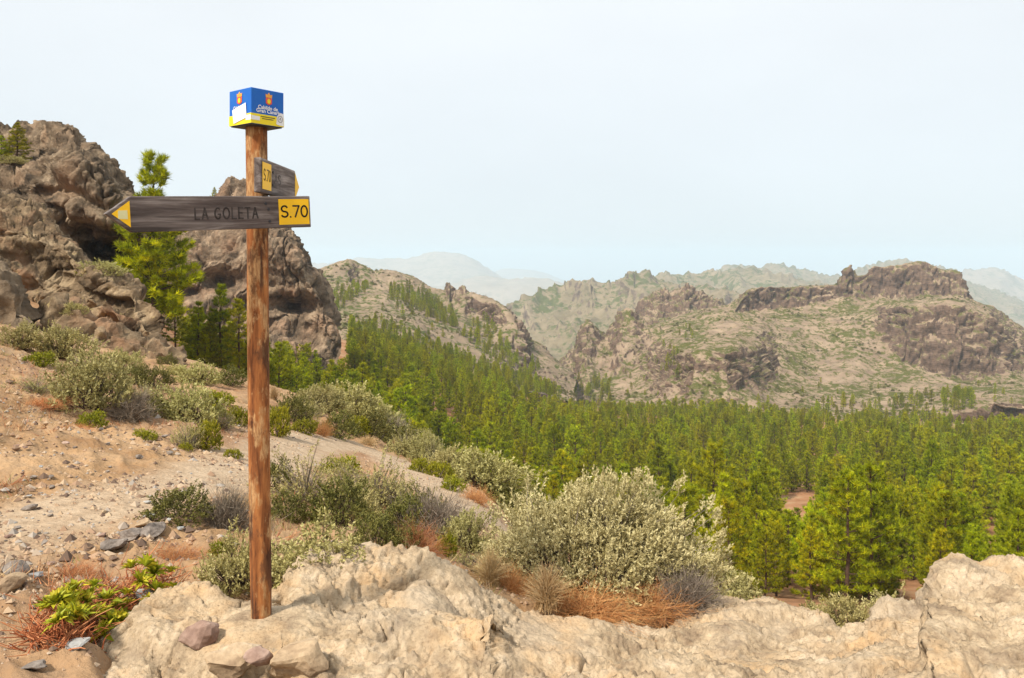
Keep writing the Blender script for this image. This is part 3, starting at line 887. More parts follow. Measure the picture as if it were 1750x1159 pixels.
GLY = {
 'L': ([[(0, 1), (0, 0), (.5, 0)]], .5), 'A': ([[(0, 0), (.32, 1), (.64, 0)], [(.12, .36), (.52, .36)]], .64),
 'G': ([arc(.36, .5, .36, .5, 50, 310, 14) + [(.66, .42), (.40, .42)]], .68), 'O': ([arc(.38, .5, .38, .5, 0, 360, 18)], .76),
 'E': ([[(.5, 1), (0, 1), (0, 0), (.5, 0)], [(0, .52), (.42, .52)]], .5), 'T': ([[(0, 1), (.6, 1)], [(.3, 1), (.3, 0)]], .6),
 'S': ([arc(.29, .745, .27, .255, 30, 270, 10) + arc(.29, .245, .29, .245, 90, -150, 10)], .58), '.': ([[(.04, .0), (.06, .0)]], .12),
 '7': ([[(0, 1), (.55, 1), (.18, 0)]], .55), '0': ([arc(.29, .5, .29, .5, 0, 360, 18)], .58),
 'D': ([[(0, 0), (0, 1)] + arc(.1, .5, .45, .5, 90, -90, 10) + [(0, 0)]], .58), 'I': ([[(0, 0), (0, 1)]], .05), 'R': ([[(0, 0), (0, 1)] + arc(.25, .74, .25, .26, 90, -90, 8) + [(0, .48)], [(.2, .48), (.52, 0)]], .55),
}
def text_lines(s, h, gap=.22, sx=1.0):
    out = []; x = 0.
    for ch in s:
        if ch == ' ': x += .55 * h * sx; continue
        g, w = GLY[ch]
        for pl in g: out.append([(x + a * h * sx, b * h) for a, b in pl])
        x += (w + gap) * h * sx
    return out, x - gap * h * sx

def letters(txt, h, gap, sx, w, fx, fz, y, mat, parent, th=.0012):
    """one part per character; fx, fz map the running text into board coordinates"""
    x = 0.
    for ch in txt:
        if ch == ' ': x += .55 * h * sx; continue
        g, gw = GLY[ch]
        V, q = quad_strokes([[(fx(x + a * h * sx), fz(b * h)) for a, b in pl] for pl in g], w, th=th)
        V[:, 1] += y
        link('letter', new_mesh('letter', V, q, mat), parent)
        x += (gw + gap) * h * sx

def poly_prism(pts, y0, y1):
    """pts in x-z, front at y0 (towards viewer, smaller y)"""
    n = len(pts); V = [(x, y0, z) for x, z in pts] + [(x, y1, z) for x, z in pts]
    return np.array(V), [np.array([list(range(n))]), np.array([list(range(2 * n - 1, n - 1, -1))]), np.array([[i, i + n, (i + 1) % n + n, (i + 1) % n] for i in range(n)])]

def bevel(o, w, seg=2):
    m = o.modifiers.new('bevel', 'BEVEL'); m.width = w; m.segments = seg; m.limit_method = 'ANGLE'

BASE = P(446, 1060, 3.78); BASE[2] = -.01
sign = bpy.data.objects.new('signpost', None); COL.objects.link(sign)
sign.location = BASE
sign['label'] = 'round wooden signpost with two grey arrow boards and a blue and yellow box on top'
sign['category'] = 'signpost'
LEAN = np.array([-.0225, 0, 0])
def build_post():
    K, S = 60, 28
    z = np.linspace(-.05, 2.335, K); th = np.arange(S) / S * 2 * math.pi
    V = np.zeros((S, K, 3))
    for i, a in enumerate(th):
        r = .0475 + .0022 * math.sin(a * 2 + .5) + .0012 * np.sin(a * 5 + z * 3)
        if i % 9 == 4: r = r - .0025      # drying checks
        r = r + .0012 * perlin(np.stack([np.full(K, math.cos(a) * 2), np.full(K, math.sin(a) * 2), z * 2.2], -1)) - .002 * sstep(.25, 0, z)
        V[i, :, 0] = r * math.cos(a) + LEAN[0] * z / 2.33; V[i, :, 1] = r * math.sin(a); V[i, :, 2] = z
    fc = grid_faces(S, K, True)
    cap = np.array([[i * K + K - 1 for i in range(S)]])
    me = new_mesh('post', V.reshape(-1, 3), [fc, cap], M_POST, True)
    link('post', me, sign)
build_post()

def bolt(parent, x, y, z):
    V, q = tubes(np.array([[[x, y + .002, z], [x, y - .004, z]]]), np.array([[.0065, .0065]]), 8)
    cap = np.array([[8 + i for i in range(8)]])
    link('bolt', new_mesh('bolt', V, [q, cap], M_DARK), parent)

YAW = math.radians(44)
def arrow_board():
    h = .0755
    pts = [(.238, -h), (.238, h), (-.593, h), (-.695, .004), (-.593, -h)]
    V, fc = poly_prism(pts, -.016, .016)
    o = link('arrow_board', new_mesh('arrow_board', V, fc, M_BOARD), sign)
    bevel(o, .003)
    # board lies against the front of the post, left end nearer the viewer
    c = np.array([-1.2105 + .695 * .064, 3.78 - .719 * .064, 1.911])
    o.location = c - BASE
    o.rotation_euler = (0, -math.radians(3.1), YAW)
    y = -.0165
    V, fc = poly_prism([(.070, -.0605), (.229, -.0605), (.229, .0605), (.070, .0605)], y - .0015, y)
    link('number_plate', new_mesh('number_plate', V, fc, M_YEL), o)
    ln, w = text_lines('S.70', .052, .2, 1.08)
    letters('S.70', .052, .2, 1.08, .0075, lambda a, w=w: a + .151 - w / 2, lambda b: b - .024, y - .0016, M_INK, o)
    ln, w = text_lines('LA GOLETA', .048, .34, 1.0)
    sx = .292 / w
    letters('LA GOLETA', .048, .34, 1.0, .0068, lambda a: a * sx - .3286, lambda b: b - .026, y + .0006, M_CARVE, o)
    V, fc = poly_prism([(-.600, .056), (-.672, .003), (-.600, -.054)], y - .0015, y)
    link('arrowhead_panel', new_mesh('arrowhead_panel', V, fc, M_YEL), o)
    V, fc = poly_prism([(-.648, -.018), (-.610, -.020), (-.611, .017), (-.647, .016)], y - .0025, y - .0016)
    link('faded_sticker', new_mesh('faded_sticker', V, fc, M_PALE), o)
    for x, z in ((.018, .013), (.021, -.043), (.005, .040)): bolt(o, x, -.016, z)
arrow_board()
def side_board():
    # points away from the viewer; face towards +x
    h = .079
    pts = [(0, -h), (0, h), (.565, h), (.655, 0), (.565, -h)]
    V, fc = poly_prism(pts, -.016, .016)
    o = link('arrow_board', new_mesh('side_arrow_board', V, fc, M_BOARD), sign)
    bevel(o, .003)
    o.location = np.array([-1.1572, 3.62, 2.076]) - BASE
    o.rotation_euler = (0, 0, math.radians(90))
    y = -.0165
    V, fc = poly_prism([(.018, -.062), (.150, -.062), (.150, .062), (.018, .062)], y - .0015, y)
    link('number_plate', new_mesh('side_number_plate', V, fc, M_YEL), o)
    letters('S.70', .05, .2, 1.0, .0045, lambda a: a * .85 + .035, lambda b: b - .02, y - .0016, M_INK, o, .001)
    letters('AS', .05, .3, 1.0, .004, lambda a: a * 1.3 + .21, lambda b: b * .9 - .02, y + .0006, M_CARVE, o, .001)
    V, fc = poly_prism([(.566, .066), (.643, 0), (.566, -.066)], y - .0015, y)
    link('arrowhead_panel', new_mesh('side_arrowhead_panel', V, fc, M_YEL), o)
    bolt(o, .16 + .02, -.016, .03); bolt(o, .18, -.016, -.03)
side_board()

def font_mesh(txt, size):
    cu = bpy.data.curves.new('t', 'FONT'); cu.body = txt; cu.size = size; cu.align_x = 'CENTER'; cu.resolution_u = 3; cu.offset = .0006
    ob = bpy.data.objects.new('t', cu); COL.objects.link(ob)
    bpy.context.view_layer.update()
    me = bpy.data.meshes.new_from_object(ob.evaluated_get(bpy.context.evaluated_depsgraph_get()))
    bpy.data.objects.remove(ob); bpy.data.curves.remove(cu)
    me.materials.clear()
    return me

def info_box():
    w, h = .177, .165
    V, q = box_vf(-w / 2, w / 2, -w / 2, w / 2, 0, h)
    o = link('information_box', new_mesh('information_box', V, q, M_BLUE), sign)
    bevel(o, .003, 3)
    o.location = (LEAN[0] + .002, 0, 2.328)
    a = math.radians(51.7)
    o.rotation_euler = (0, 0, a)      # local +x runs along the wider face, local -y is its outward normal
    V, q = box_vf(-w / 2 - .001, w / 2 + .001, -w / 2 - .001, w / 2 + .001, .001, h * .285)
    link('yellow_band', new_mesh('yellow_band', V, q, M_YEL2), o)
    V, q = box_vf(-w / 2 + .006, w / 2 - .006, -w / 2 + .006, w / 2 - .006, -.004, .0)
    link('base_plate', new_mesh('base_plate', V, q, M_DARK), o)
    def place(pts, layer, face, m, name):
        """pts in face coordinates u (left to right, 0..1), v (from the top, 0..1)"""
        e = .0012 + .0006 * layer
        V, fc = poly_prism([((u - .5) * w, (1 - v) * h) for u, v in pts], -w / 2 - e, -w / 2 - e + .0006)
        if face == 'left':   # rotate so that the outward normal is local -x
            V = np.stack([V[:, 1], -V[:, 0], V[:, 2]], -1)
        link(name, new_mesh(name, V, fc, m), o)
    for face, u0, u1, v0, v1 in (('right', .43, .63, .07, .43), ('left', .36, .60, .06, .42)):
        W_ = u1 - u0; H_ = v1 - v0; um = (u0 + u1) / 2
        place([(u0 + .05 * W_, v0 + .42 * H_), (u1 - .05 * W_, v0 + .42 * H_), (u1, v0 + .14 * H_), (um + .22 * W_, v0 + .2 * H_), (um, v0), (um - .22 * W_, v0 + .2 * H_), (u0, v0 + .14 * H_)][::-1], 1, face, M_ORANGE, 'crest_crown')
        place([(u0 + .04 * W_, v0 + .44 * H_), (u0 + .04 * W_, v0 + .86 * H_), (um - .2 * W_, v0 + .95 * H_), (um, v1), (um + .2 * W_, v0 + .95 * H_), (u1 - .04 * W_, v0 + .86 * H_), (u1 - .04 * W_, v0 + .44 * H_)], 1, face, M_RED, 'crest_shield')
        place([(um + .24 * W_ * math.cos(t), v0 + .70 * H_ + .2 * H_ * math.sin(t)) for t in np.arange(10) / 10 * 2 * math.pi], 3, face, M_YEL2, 'crest_charge')
    for txt, u, v, sz in (('Cabildo de', .50, .565, .0245), ('Gran Canaria', .52, .665, .0245)):
        me = font_mesh(txt, sz); me.materials.append(M_WHITE)
        x = link('box_lettering', me, o)
        x.rotation_euler = (math.radians(90), 0, 0); x.location = ((u - .5) * w, -w / 2 - .0022, (1 - v) * h)
    me = font_mesh('Cabildo de', .0235); me.materials.append(M_WHITE)
    x = link('box_lettering', me, o)
    x.rotation_euler = (math.radians(90), 0, math.radians(-90)); x.location = (-w / 2 - .0022, 0, (1 - .56) * h)
    place([(.0, .78), (.25, .79), (.25, .90), (.0, .90)][::-1], 2, 'right', M_WHITE, 'sticker')
    place([(.77, .76), (1., .76), (1., .91), (.77, .90)][::-1], 2, 'left', M_WHITE, 'sticker')
    place([(.16, .56), (.78, .41), (.82, .83), (.23, .95)][::-1], 4, 'left', M_WHITE, 'torn_paper')
    place([(.78, .70), (.90, .60), (.99, .62), (.99, .97), (.80, .95), (.76, .93)][::-1], 2, 'right', M_WHITE, 'torn_sticker')
    ring = quad_strokes([arc(0, 0, .013, .015, 0, 360, 16), [(-.004, -.004), (.0, .006), (.005, -.005)]], .0016, th=.0006)
    V = ring[0] + np.array([(.875 - .5) * w, -w / 2 - .0032, (1 - .78) * h])
    link('stamp', new_mesh('stamp', V, ring[1], M_DARK), o)
    for v, u0, u1 in ((.78, .29, .72), (.835, .33, .66)):
        dash = []; u = u0; r = random.Random(3)
        while u < u1:
            l = r.uniform(.02, .06); dash.append([((u - .5) * w, (1 - v) * h), ((min(u + l, u1) - .5) * w, (1 - v) * h)]); u += l + .018
        V, q = quad_strokes(dash, .0035, th=.0005); V[:, 1] += -w / 2 - .0015
        link('small_print', new_mesh('small_print', V, q, M_DARK), o)
info_box()


# ------------------------------------------------------------------ pines
def ntint(n, per, r): return np.repeat(r.random(n), per)

def pine_meshes(seed, H=9.0, R=2.1, h0=.10, nwh=17, nbr=6, top=1.0, dens=1.0, shape=.8, sparse_top=0.):
    r = np.random.default_rng(seed)
    # trunk
    K = 10; z = np.linspace(-.5, H * .97, K)
    bend = np.cumsum(r.normal(0, .035, (K, 2)), 0); bend[:2] = 0
    tp = np.concatenate([bend, z[:, None]], 1)
    rad = .017 * H * (1 - np.clip(z / H, 0, 1)) ** .85 + .015
    V1, q1 = tubes(tp[None], rad[None], 7)
    B0 = []; B1 = []; BL = []; FR = []
    for i in range(nwh):
        f = ((i + r.uniform(-.3, .3)) / nwh); f = max(f, 0)
        h = H * (h0 + (1 - h0) * f)
        L0 = R * (1 - f) ** shape * (.72 + .28 * min(1, f / .16)) + .12
        nb = nbr + r.integers(-1, 2)
        if sparse_top and f > sparse_top: nb = max(2, nb - 3); L0 = min(L0, .75)
        a0 = r.uniform(0, 6.28)
        for j in range(nb):
            a = a0 + j / nb * 6.28 + r.normal(0, .25); L = L0 * r.uniform(.62, 1.12)
            el = math.radians(4 + 42 * f + r.normal(0, 7))
            p0 = np.array([np.interp(h, z, tp[:, 0]), np.interp(h, z, tp[:, 1]), h])
            p1 = p0 + L * np.array([math.cos(a) * math.cos(el), math.sin(a) * math.cos(el), math.sin(el) + .12])
            B0.append(p0); B1.append(p1); BL.append(L); FR.append(f)
    B0 = np.array(B0); B1 = np.array(B1); BL = np.array(BL)
    mid = (B0 + B1) / 2; mid[:, 2] -= .07 * BL
    V2, q2 = tubes(bez(B0, mid, B1, 4), np.linspace(1, .25, 4)[None] * (.012 + .012 * BL)[:, None], 3)
    trunk = new_mesh('pine_trunk', np.concatenate([V1, V2]), np.concatenate([q1, q2 + len(V1)]), M_BARK, True)
    # tufts of needles on the outer two thirds of every branch
    base = []; dirs = []
    for k in range(len(BL)):
        nt = int((3 + BL[k] * 5.5) * dens)
        t = r.uniform(.30, 1, nt) ** .6; t[0] = 1
        c = (1 - t)[:, None] ** 2 * B0[k] + (2 * t * (1 - t))[:, None] * mid[k] + (t ** 2)[:, None] * B1[k]
        bd = unit(B1[k] - B0[k]); sd = unit(np.cross(bd, [0, 0, 1.]))
        lat = r.normal(0, .17, nt) * BL[k] * (1.15 - .6 * t)
        c = c + sd * lat[:, None] + np.array([0, 0, 1.]) * r.normal(.05, .07, nt)[:, None]
        base.append(c); dirs.append(np.repeat((bd * .8 + np.array([0, 0, .55]))[None], nt, 0) + sd * (np.sign(lat) * .35)[:, None])
    base.append(np.array([[bend[-1, 0], bend[-1, 1], H * .96]] * 3)); dirs.append(np.array([[0, 0, 1.]] * 3))
    base = np.concatenate(base); dirs = np.concatenate(dirs); n = len(base); nb = 22
    bb = np.repeat(base, nb, 0); dd = np.repeat(unit(dirs), nb, 0) * .75 + r.normal(0, .62, (n * nb, 3))
    dd[:, 2] += .12
    V, fq = blades(bb + r.normal(0, .035, bb.shape), dd, r.uniform(.20, .42, n * nb), r.uniform(.026, .052, n * nb), r, tri=True)
    tint = np.clip(np.repeat(np.repeat(r.normal(.42, .24, n), nb) + r.normal(0, .12, n * nb), 3), 0, 1)
    crown = new_mesh('pine_crown', V, fq, M_PINE, False, {'tint': tint})
    return trunk, crown

PINES = [pine_meshes(101, 9.0, 2.15, .07, 14, shape=.75), pine_meshes(102, 9.0, 2.35, .12, 12, 6, shape=.6), pine_meshes(103, 9.0, 1.9, .06, 15, 6, shape=.7),
         pine_meshes(104, 9.0, 2.25, .20, 11, 6, shape=.5), pine_meshes(105, 9.0, 2.0, .28, 10, 6, shape=.45), pine_meshes(106, 9.0, 2.5, .06, 13, 7, shape=.85),
         pine_meshes(107, 9.0, 2.5, .16, 10, 6, shape=.42), pine_meshes(108, 9.0, 2.0, .10, 12, 5, shape=.6)]

def pine_tree(p, scale, rot, mesh, label, group=None, wid=1.0):
    e = bpy.data.objects.new('pine_tree', None); COL.objects.link(e)
    e.location = p; e.rotation_euler = (0, 0, rot); e.scale = (scale * wid, scale * wid, scale)
    e['label'] = label; e['category'] = 'pine tree'
    if group: e['group'] = group
    t = link('trunk', mesh[0], e); c = link('crown', mesh[1], e)
    return e, t, c

def in_poly(x, y, poly):
    x = np.asarray(x); y = np.asarray(y); ins = np.zeros(x.shape, bool)
    n = len(poly)
    for i in range(n):
        x0, y0 = poly[i]; x1, y1 = poly[(i + 1) % n]
        c = ((y0 > y) != (y1 > y)) & (x < (x1 - x0) * (y - y0) / (y1 - y0 + 1e-9) + x0)
        ins ^= c
    return ins

def scatter_forest():
    r = np.random.default_rng(5)
    out = []
    n = 80000
    th = r.uniform(math.atan((150 - CX) / F), math.atan((1900 - CX) / F), n)
    R = np.sqrt(r.uniform(40 ** 2, 470 ** 2, n))
    X = R * np.sin(th); Y = R * np.cos(th); Z = ground_z(X, Y)
    px, py = proj(np.stack([X, Y, Z], -1))
    Hs = (4.6 + 6.0 * r.random(n) ** .9) * np.where(r.random(n) < .07, 1.3, 1) * (1 + .12 * fbm(np.stack([X, Y, Z * 0], -1), 40, 2))
    top = HY - (Z + Hs - EYE) * F / Y
    bx = [150, 300, 330, 400, 430, 480, 560, 600, 640, 700, 760, 850, 930, 1000, 1200, 1400, 1600, 1900]
    by = [560, 545, 515, 520, 545, 545, 540, 533, 556, 578, 602, 636, 674, 688, 684, 700, 706, 712]
    ok = top > np.interp(px, bx, by) + r.uniform(-6, 10, n) + np.where(px > 960, 16 * perlin(np.stack([px / 70, px * 0, px * 0], -1)), 0)
    ok &= Y > np.interp(px, [430, 500, 600, 900, 1050, 1250, 1400], [72, 105, 112, 108, 92, 64, 56]); ok &= ~((px < 470) & (Y > 140)); ok &= ~((px < 600) & (Y > 176)); ok &= ~((px < 330) & (Y > 62) & (Y < 110))
   
    # clearings seen in the photograph (base positions)
    for cx, cyy, rx, ry in ((1372, 862, 26, 18), (1335, 872, 40, 9), (1690, 925, 30, 12), (1548, 1015, 40, 14), (905, 690, 40, 9), (1310, 726, 40, 5), (1390, 734, 22, 5)):
        ok &= (((px - cx) / rx) ** 2 + ((py - cyy) / ry) ** 2) > 1
    for cx, cyy, rx in ((1376, 846, 20), (1345, 862, 18), (1696, 910, 16), (1550, 1000, 30)):
        ok &= ~((np.abs(px - cx) < rx + .35 * 2.2 * F / Y) & (top < cyy) & (py > cyy - 4))
    idx = np.where(ok)[0]
    cell = {}; keep = []
    for i in idx:
        sp = 2.7 + 1.5 * min(1, Y[i] / 330)
        sp *= 1 + .25 * math.sin(X[i] * .05) * math.cos(Y[i] * .04)
        k = (int(X[i] // 6), int(Y[i] // 6)); good = True
        for a in (-1, 0, 1):
            for b in (-1, 0, 1):
                for j in cell.get((k[0] + a, k[1] + b), ()):
                    if (X[i] - X[j]) ** 2 + (Y[i] - Y[j]) ** 2 < sp * sp: good = False; break
                if not good: break
            if not good: break
        if good: cell.setdefault(k, []).append(i); keep.append(i)
    return [(np.array([X[i], Y[i], Z[i] - .15]), Hs[i] / 9.0, r.uniform(0, 6.28), int(r.integers(0, len(PINES)))) for i in keep]

TREES = [t + ('forest',) for t in scatter_forest()]
def scatter_on(key, poly, count, spacing, h=(5.5, 9.), tag='ridge', seed=1):
    r = np.random.default_rng(seed); G, n = MTN[key]
    px, py = proj(G); m = in_poly(px, py, poly) & (np.abs(n[..., 2]) > .35) & (np.arange(G.shape[1])[None] < G.shape[1] * .86)
    pts = G[m]; r.shuffle(pts); got = []
    for p in pts:
        if len(got) >= count: break
        q = p + np.array([r.uniform(-1, 1), r.uniform(-1, 1), 0])
        if all((q[0] - g[0]) ** 2 + (q[1] - g[1]) ** 2 > spacing ** 2 for g in got): got.append(q)
    for q in got: TREES.append((q - np.array([0, 0, .4]), r.uniform(*h) / 9., r.uniform(0, 6.28), int(r.integers(0, len(PINES))), tag))
scatter_on('ridge', [(562,502),(600,488),(628,490),(626,500),(580,532),(566,530)], 60, 3.5, (4, 7), 'ridge', 1)
scatter_on('ridge', [(662,486),(705,488),(735,505),(760,530),(790,556),(775,562),(740,545),(700,525),(668,512)], 75, 4., (6, 9), 'ridge', 2)
scatter_on('ridge', [(690,515),(760,530),(800,575),(780,570),(700,540)], 14, 7., (6, 8), 'ridge', 22)
scatter_on('ridge', [(815,545),(850,535),(850,575),(870,600),(930,630),(925,645),(860,625),(800,590)], 70, 4.5, (5, 8.5), 'ridge', 3)
scatter_on('ridge', [(630,560),(700,572),(760,600),(830,625),(930,660),(960,690),(800,690),(660,640)], 330, 4.2, (4.5, 8.5), 'ridge', 4)
scatter_on('ridge', [(600,500),(900,560),(900,660),(620,580)], 26, 9., (4, 7), 'ridge', 5)
scatter_on('mountain', [(955,690),(965,660),(1040,655),(1045,690)], 10, 4., (6, 8), 'slope', 6)
scatter_on('rocky_spur.001', [(950,690),(962,655),(1045,650),(1050,692)], 40, 4.5, (6, 9), 'slope', 7)
scatter_on('mountain', [(1155,582),(1165,562),(1195,565),(1190,585)], 7, 5., (5, 7), 'mountain', 8)
scatter_on('mountain', [(1138,645),(1136,600),(1158,600),(1165,650)], 14, 4., (5, 7.5), 'mountain', 9)
scatter_on('mountain', [(1380,720),(1400,690),(1500,690),(1560,680),(1660,680),(1680,715)], 70, 5., (5.5, 8.5), 'mountain', 10)
scatter_on('mountain', [(1610,705),(1615,675),(1665,680),(1668,708)], 22, 3.5, (6.5, 9.), 'mountain', 11)
scatter_on('mountain', [(1060,640),(1150,580),(1160,690),(1060,690)], 16, 10., (3.5, 6), 'mountain', 12)
scatter_on('mountain', [(1160,690),(1400,640),(1720,660),(1740,700),(1300,715)], 26, 14., (3.5, 5.5), 'mountain', 13)

def visible_area(trees):
    """rough front-to-back cover count on a quarter-size picture"""
    S = 4; W, Hh = 1750 // S, 1160 // S
    occ = np.zeros((Hh, W), bool)
    # the hillside and ledge hide what lies behind them
    for i in range(W):
        d = np.exp(np.linspace(math.log(3), math.log(44), 120)); X = (i * S - CX) / F * d
        pyg = HY - (ground_base(X, d) - EYE) * F / d
        occ[max(0, int(pyg.min() / S)):, i] = True
    area = np.zeros(len(trees), int)
    for k in sorted(range(len(trees)), key=lambda k: trees[k][0][1]):
        p, s = trees[k][0], trees[k][1]
        bx, by = proj(p); ty = HY - (p[2] + 9 * s - EYE) * F / p[1]; w = 1.8 * s * F / p[1]
        a0, a1 = int(ty / S), int(by / S)
        for y in range(max(a0, 0), min(a1, Hh - 1) + 1):
            f = (y - a0 + .5) / max(a1 - a0, 1); ww = w * min(1, f * 1.15) / S
            x0, x1 = int(max(bx / S - ww, 0)), int(min(bx / S + ww, W - 1))
            if x1 < x0: continue
            row = occ[y, x0:x1 + 1]; area[k] += (~row).sum(); row[:] = True
    return area
AREA = visible_area(TREES)
ORDER = np.argsort(-AREA)
IND = set(int(i) for i in ORDER[:270] if AREA[i] > 0)

def tree_label(t):
    p = t[0]; x, y = proj(p)
    if t[4] == 'ridge': return 'small green pine standing on the slope of the ridge left of centre', 'pines dotted over the left ridge'
    if t[4] == 'slope': return 'dark green pine in the clump at the valley head near the picture centre', 'pines at the valley head'
    if t[4] == 'mountain': return 'small pine growing along the foot of the right-hand mountain', 'pines at the mountain foot'
    if x < 425: return 'bright green pine in the clump left of the post, below the ochre cliff', 'pines left of the post'
    if x < 700: return 'green pine on the steep forest slope between the post and the left ridge', 'pines on the slope right of the post'
    if x < 1150:
        b = 'front' if y > 840 else ('middle' if y > 760 else 'rear')
        return 'green pine in the middle of the forest', 'pines in the middle of the forest, %s rows' % b
    if y > 900: return 'tall full green pine in the nearest rows of forest, just beyond the ledge', 'nearest pines beyond the ledge'
    b = 'front' if y > 850 else 'rear'
    return 'green pine farther back in the forest on the right', 'pines farther back in the right half of the forest, %s rows' % b
ONES = 'first second third fourth fifth sixth seventh eighth ninth tenth eleventh twelfth thirteenth fourteenth fifteenth sixteenth seventeenth eighteenth nineteenth'.split()
TENS = {20: 'twent', 30: 'thirt', 40: 'fort', 50: 'fift', 60: 'sixt', 70: 'sevent', 80: 'eight', 90: 'ninet'}
def ordinal(n):
    if n < 20: return ONES[n - 1]
    t = TENS[n // 10 * 10]
    return t + 'ieth' if n % 10 == 0 else t + 'y-' + ONES[n % 10 - 1]
ORD = {}
for key, txt in (('nearest pines beyond the ledge', '%s pine from the left in the nearest forest rows just beyond the ledge'),
                 ('pines on the slope right of the post', '%s pine from the left on the steep forest slope right of the post'),
                 ('pines in the middle of the forest, front rows', '%s pine from the left in the front rows of the forest above the pale bush'),
                 ('pines in the middle of the forest, middle rows', '%s pine from the left in the middle rows of the forest above the pale bush'),
                 ('pines in the middle of the forest, rear rows', '%s pine from the left in the rear rows of the forest above the pale bush'),
                 ('pines farther back in the right half of the forest, front rows', '%s pine from the left in the second rows of the right-hand forest'),
                 ('pines farther back in the right half of the forest, rear rows', '%s pine from the left in the rear rows of the right-hand forest'),
                 ('pines left of the post', '%s pine from the left in the clump behind, left of the post'),
                 ('pines at the mountain foot', '%s small pine from the left along the foot of the right-hand mountain'),
                 ('pines dotted over the left ridge', '%s pine from the left among those dotted over the left ridge'),
                 ('pines at the valley head', '%s dark pine from the left in the clump at the valley head')):
    mem = sorted((i for i in IND if tree_label(TREES[i])[1] == key), key=lambda i: proj(TREES[i][0])[0])
    for k, i in enumerate(mem): ORD[i] = txt % ordinal(k + 1)
_first = {}
for i in sorted(IND):
    p, s, rot, v, tag = TREES[i]
    lb, gp = tree_label(TREES[i]); lb = ORD.get(i, lb)
    e, t, c = pine_tree(p, s, rot, PINES[v], lb, gp, 1.0 + .1 * math.sin(i * 1.7))
    if v not in _first: _first[v] = (t, c)

def special_pine(px, py, d, h, mesh, label, wid=1.0, H0=9.0, z=None):
    q = P(px, py, d)
    return pine_tree(q, h / H0, random.uniform(0, 6), mesh, label, None, wid)
_big = pine_meshes(201, 9.0, 2.3, .08, 22, 7, shape=.40, sparse_top=.60, dens=1.6)
special_pine(262, 572, 66, 14.2, _big, 'tall dark green pine with a thin bare leader, rising behind the long arrow board', 1.0)
special_pine(28, 274, 73.5, 3.5, PINES[5], 'small yellow-green pine on the cliff top, the taller of the two at upper left', 1.5)
special_pine(4, 280, 73, 2.6, PINES[5], 'small yellow-green pine at the left edge on top of the cliff', 1.6)
special_pine(366, 345, 194, 3.6, PINES[5], 'tiny pine on the skyline left of the post, above the arrow board', 1.2)
special_pine(377, 622, 82, 8.3, PINES[0], 'bright green pine with the highest top among those just left of the post', 1.0)
special_pine(338, 628, 80, 6.6, PINES[5], 'broad green pine at the left end of the clump left of the post', 1.15)
special_pine(408, 624, 78, 6.4, PINES[1], 'green pine standing directly against the left side of the post', 1.1)
special_pine(300, 600, 70, 4.2, PINES[3], 'low dark pine at the foot of the tall pine with the bare leader', 1.2)

def forest_stuff():
    rest = [TREES[i] for i in range(len(TREES)) if i not in IND]
    me = new_mesh('pine_forest', np.array([t[0] for t in rest]), np.zeros((0, 3), int)) if False else bpy.data.meshes.new('pine_forest')
    me.from_pydata([tuple(t[0]) for t in rest], [], [])
    for nm, k, ty in (('rot', 2, 'FLOAT'), ('scl', 1, 'FLOAT'), ('var', 3, 'INT')):
        a = me.attributes.new(nm, ty, 'POINT'); a.data.foreach_set('value', np.array([t[k] for t in rest], np.float32 if ty == 'FLOAT' else np.int32))
    o = link('pine_forest', me, kind='stuff', label='dense mass of green pines filling the valley beyond the single trees', cat='forest')
    g = bpy.data.node_groups.new('pine_forest', 'GeometryNodeTree')
    g.interface.new_socket('Geometry', in_out='INPUT', socket_type='NodeSocketGeometry')
    g.interface.new_socket('Geometry', in_out='OUTPUT', socket_type='NodeSocketGeometry')
    N = g.nodes.new; Lk = g.links.new
    gi, go = N('NodeGroupInput'), N('NodeGroupOutput')
    def named(nm, ty):
        x = N('GeometryNodeInputNamedAttribute'); x.data_type = ty; x.inputs['Name'].default_value = nm; return x.outputs['Attribute']
    rot, scl, var = named('rot', 'FLOAT'), named('scl', 'FLOAT'), named('var', 'INT')
    cx = N('ShaderNodeCombineXYZ'); Lk(rot, cx.inputs[2])
    er = N('FunctionNodeEulerToRotation'); Lk(cx.outputs[0], er.inputs[0])
    jo = N('GeometryNodeJoinGeometry')
    for v, (t, c) in _first.items():
        j = N('GeometryNodeJoinGeometry')
        for ob in (t, c):
            oi = N('GeometryNodeObjectInfo'); oi.transform_space = 'ORIGINAL'; oi.inputs['Object'].default_value = ob
            Lk(oi.outputs['Geometry'], j.inputs[0])
        cp = N('FunctionNodeCompare'); cp.data_type = 'INT'; cp.operation = 'EQUAL'
        Lk(var, cp.inputs[2]); cp.inputs[3].default_value = v
        ip = N('GeometryNodeInstanceOnPoints')
        Lk(gi.outputs[0], ip.inputs['Points']); Lk(cp.outputs[0], ip.inputs['Selection']); Lk(j.outputs[0], ip.inputs['Instance'])
        Lk(er.outputs[0], ip.inputs['Rotation']); Lk(scl, ip.inputs['Scale'])
        Lk(ip.outputs[0], jo.inputs[0])
    Lk(jo.outputs[0], go.inputs[0])
    m = o.modifiers.new('pine_forest', 'NODES'); m.node_group = g
    print('forest', len(rest), 'individual', len(IND), 'min area', min(AREA[i] for i in IND))
forest_stuff()

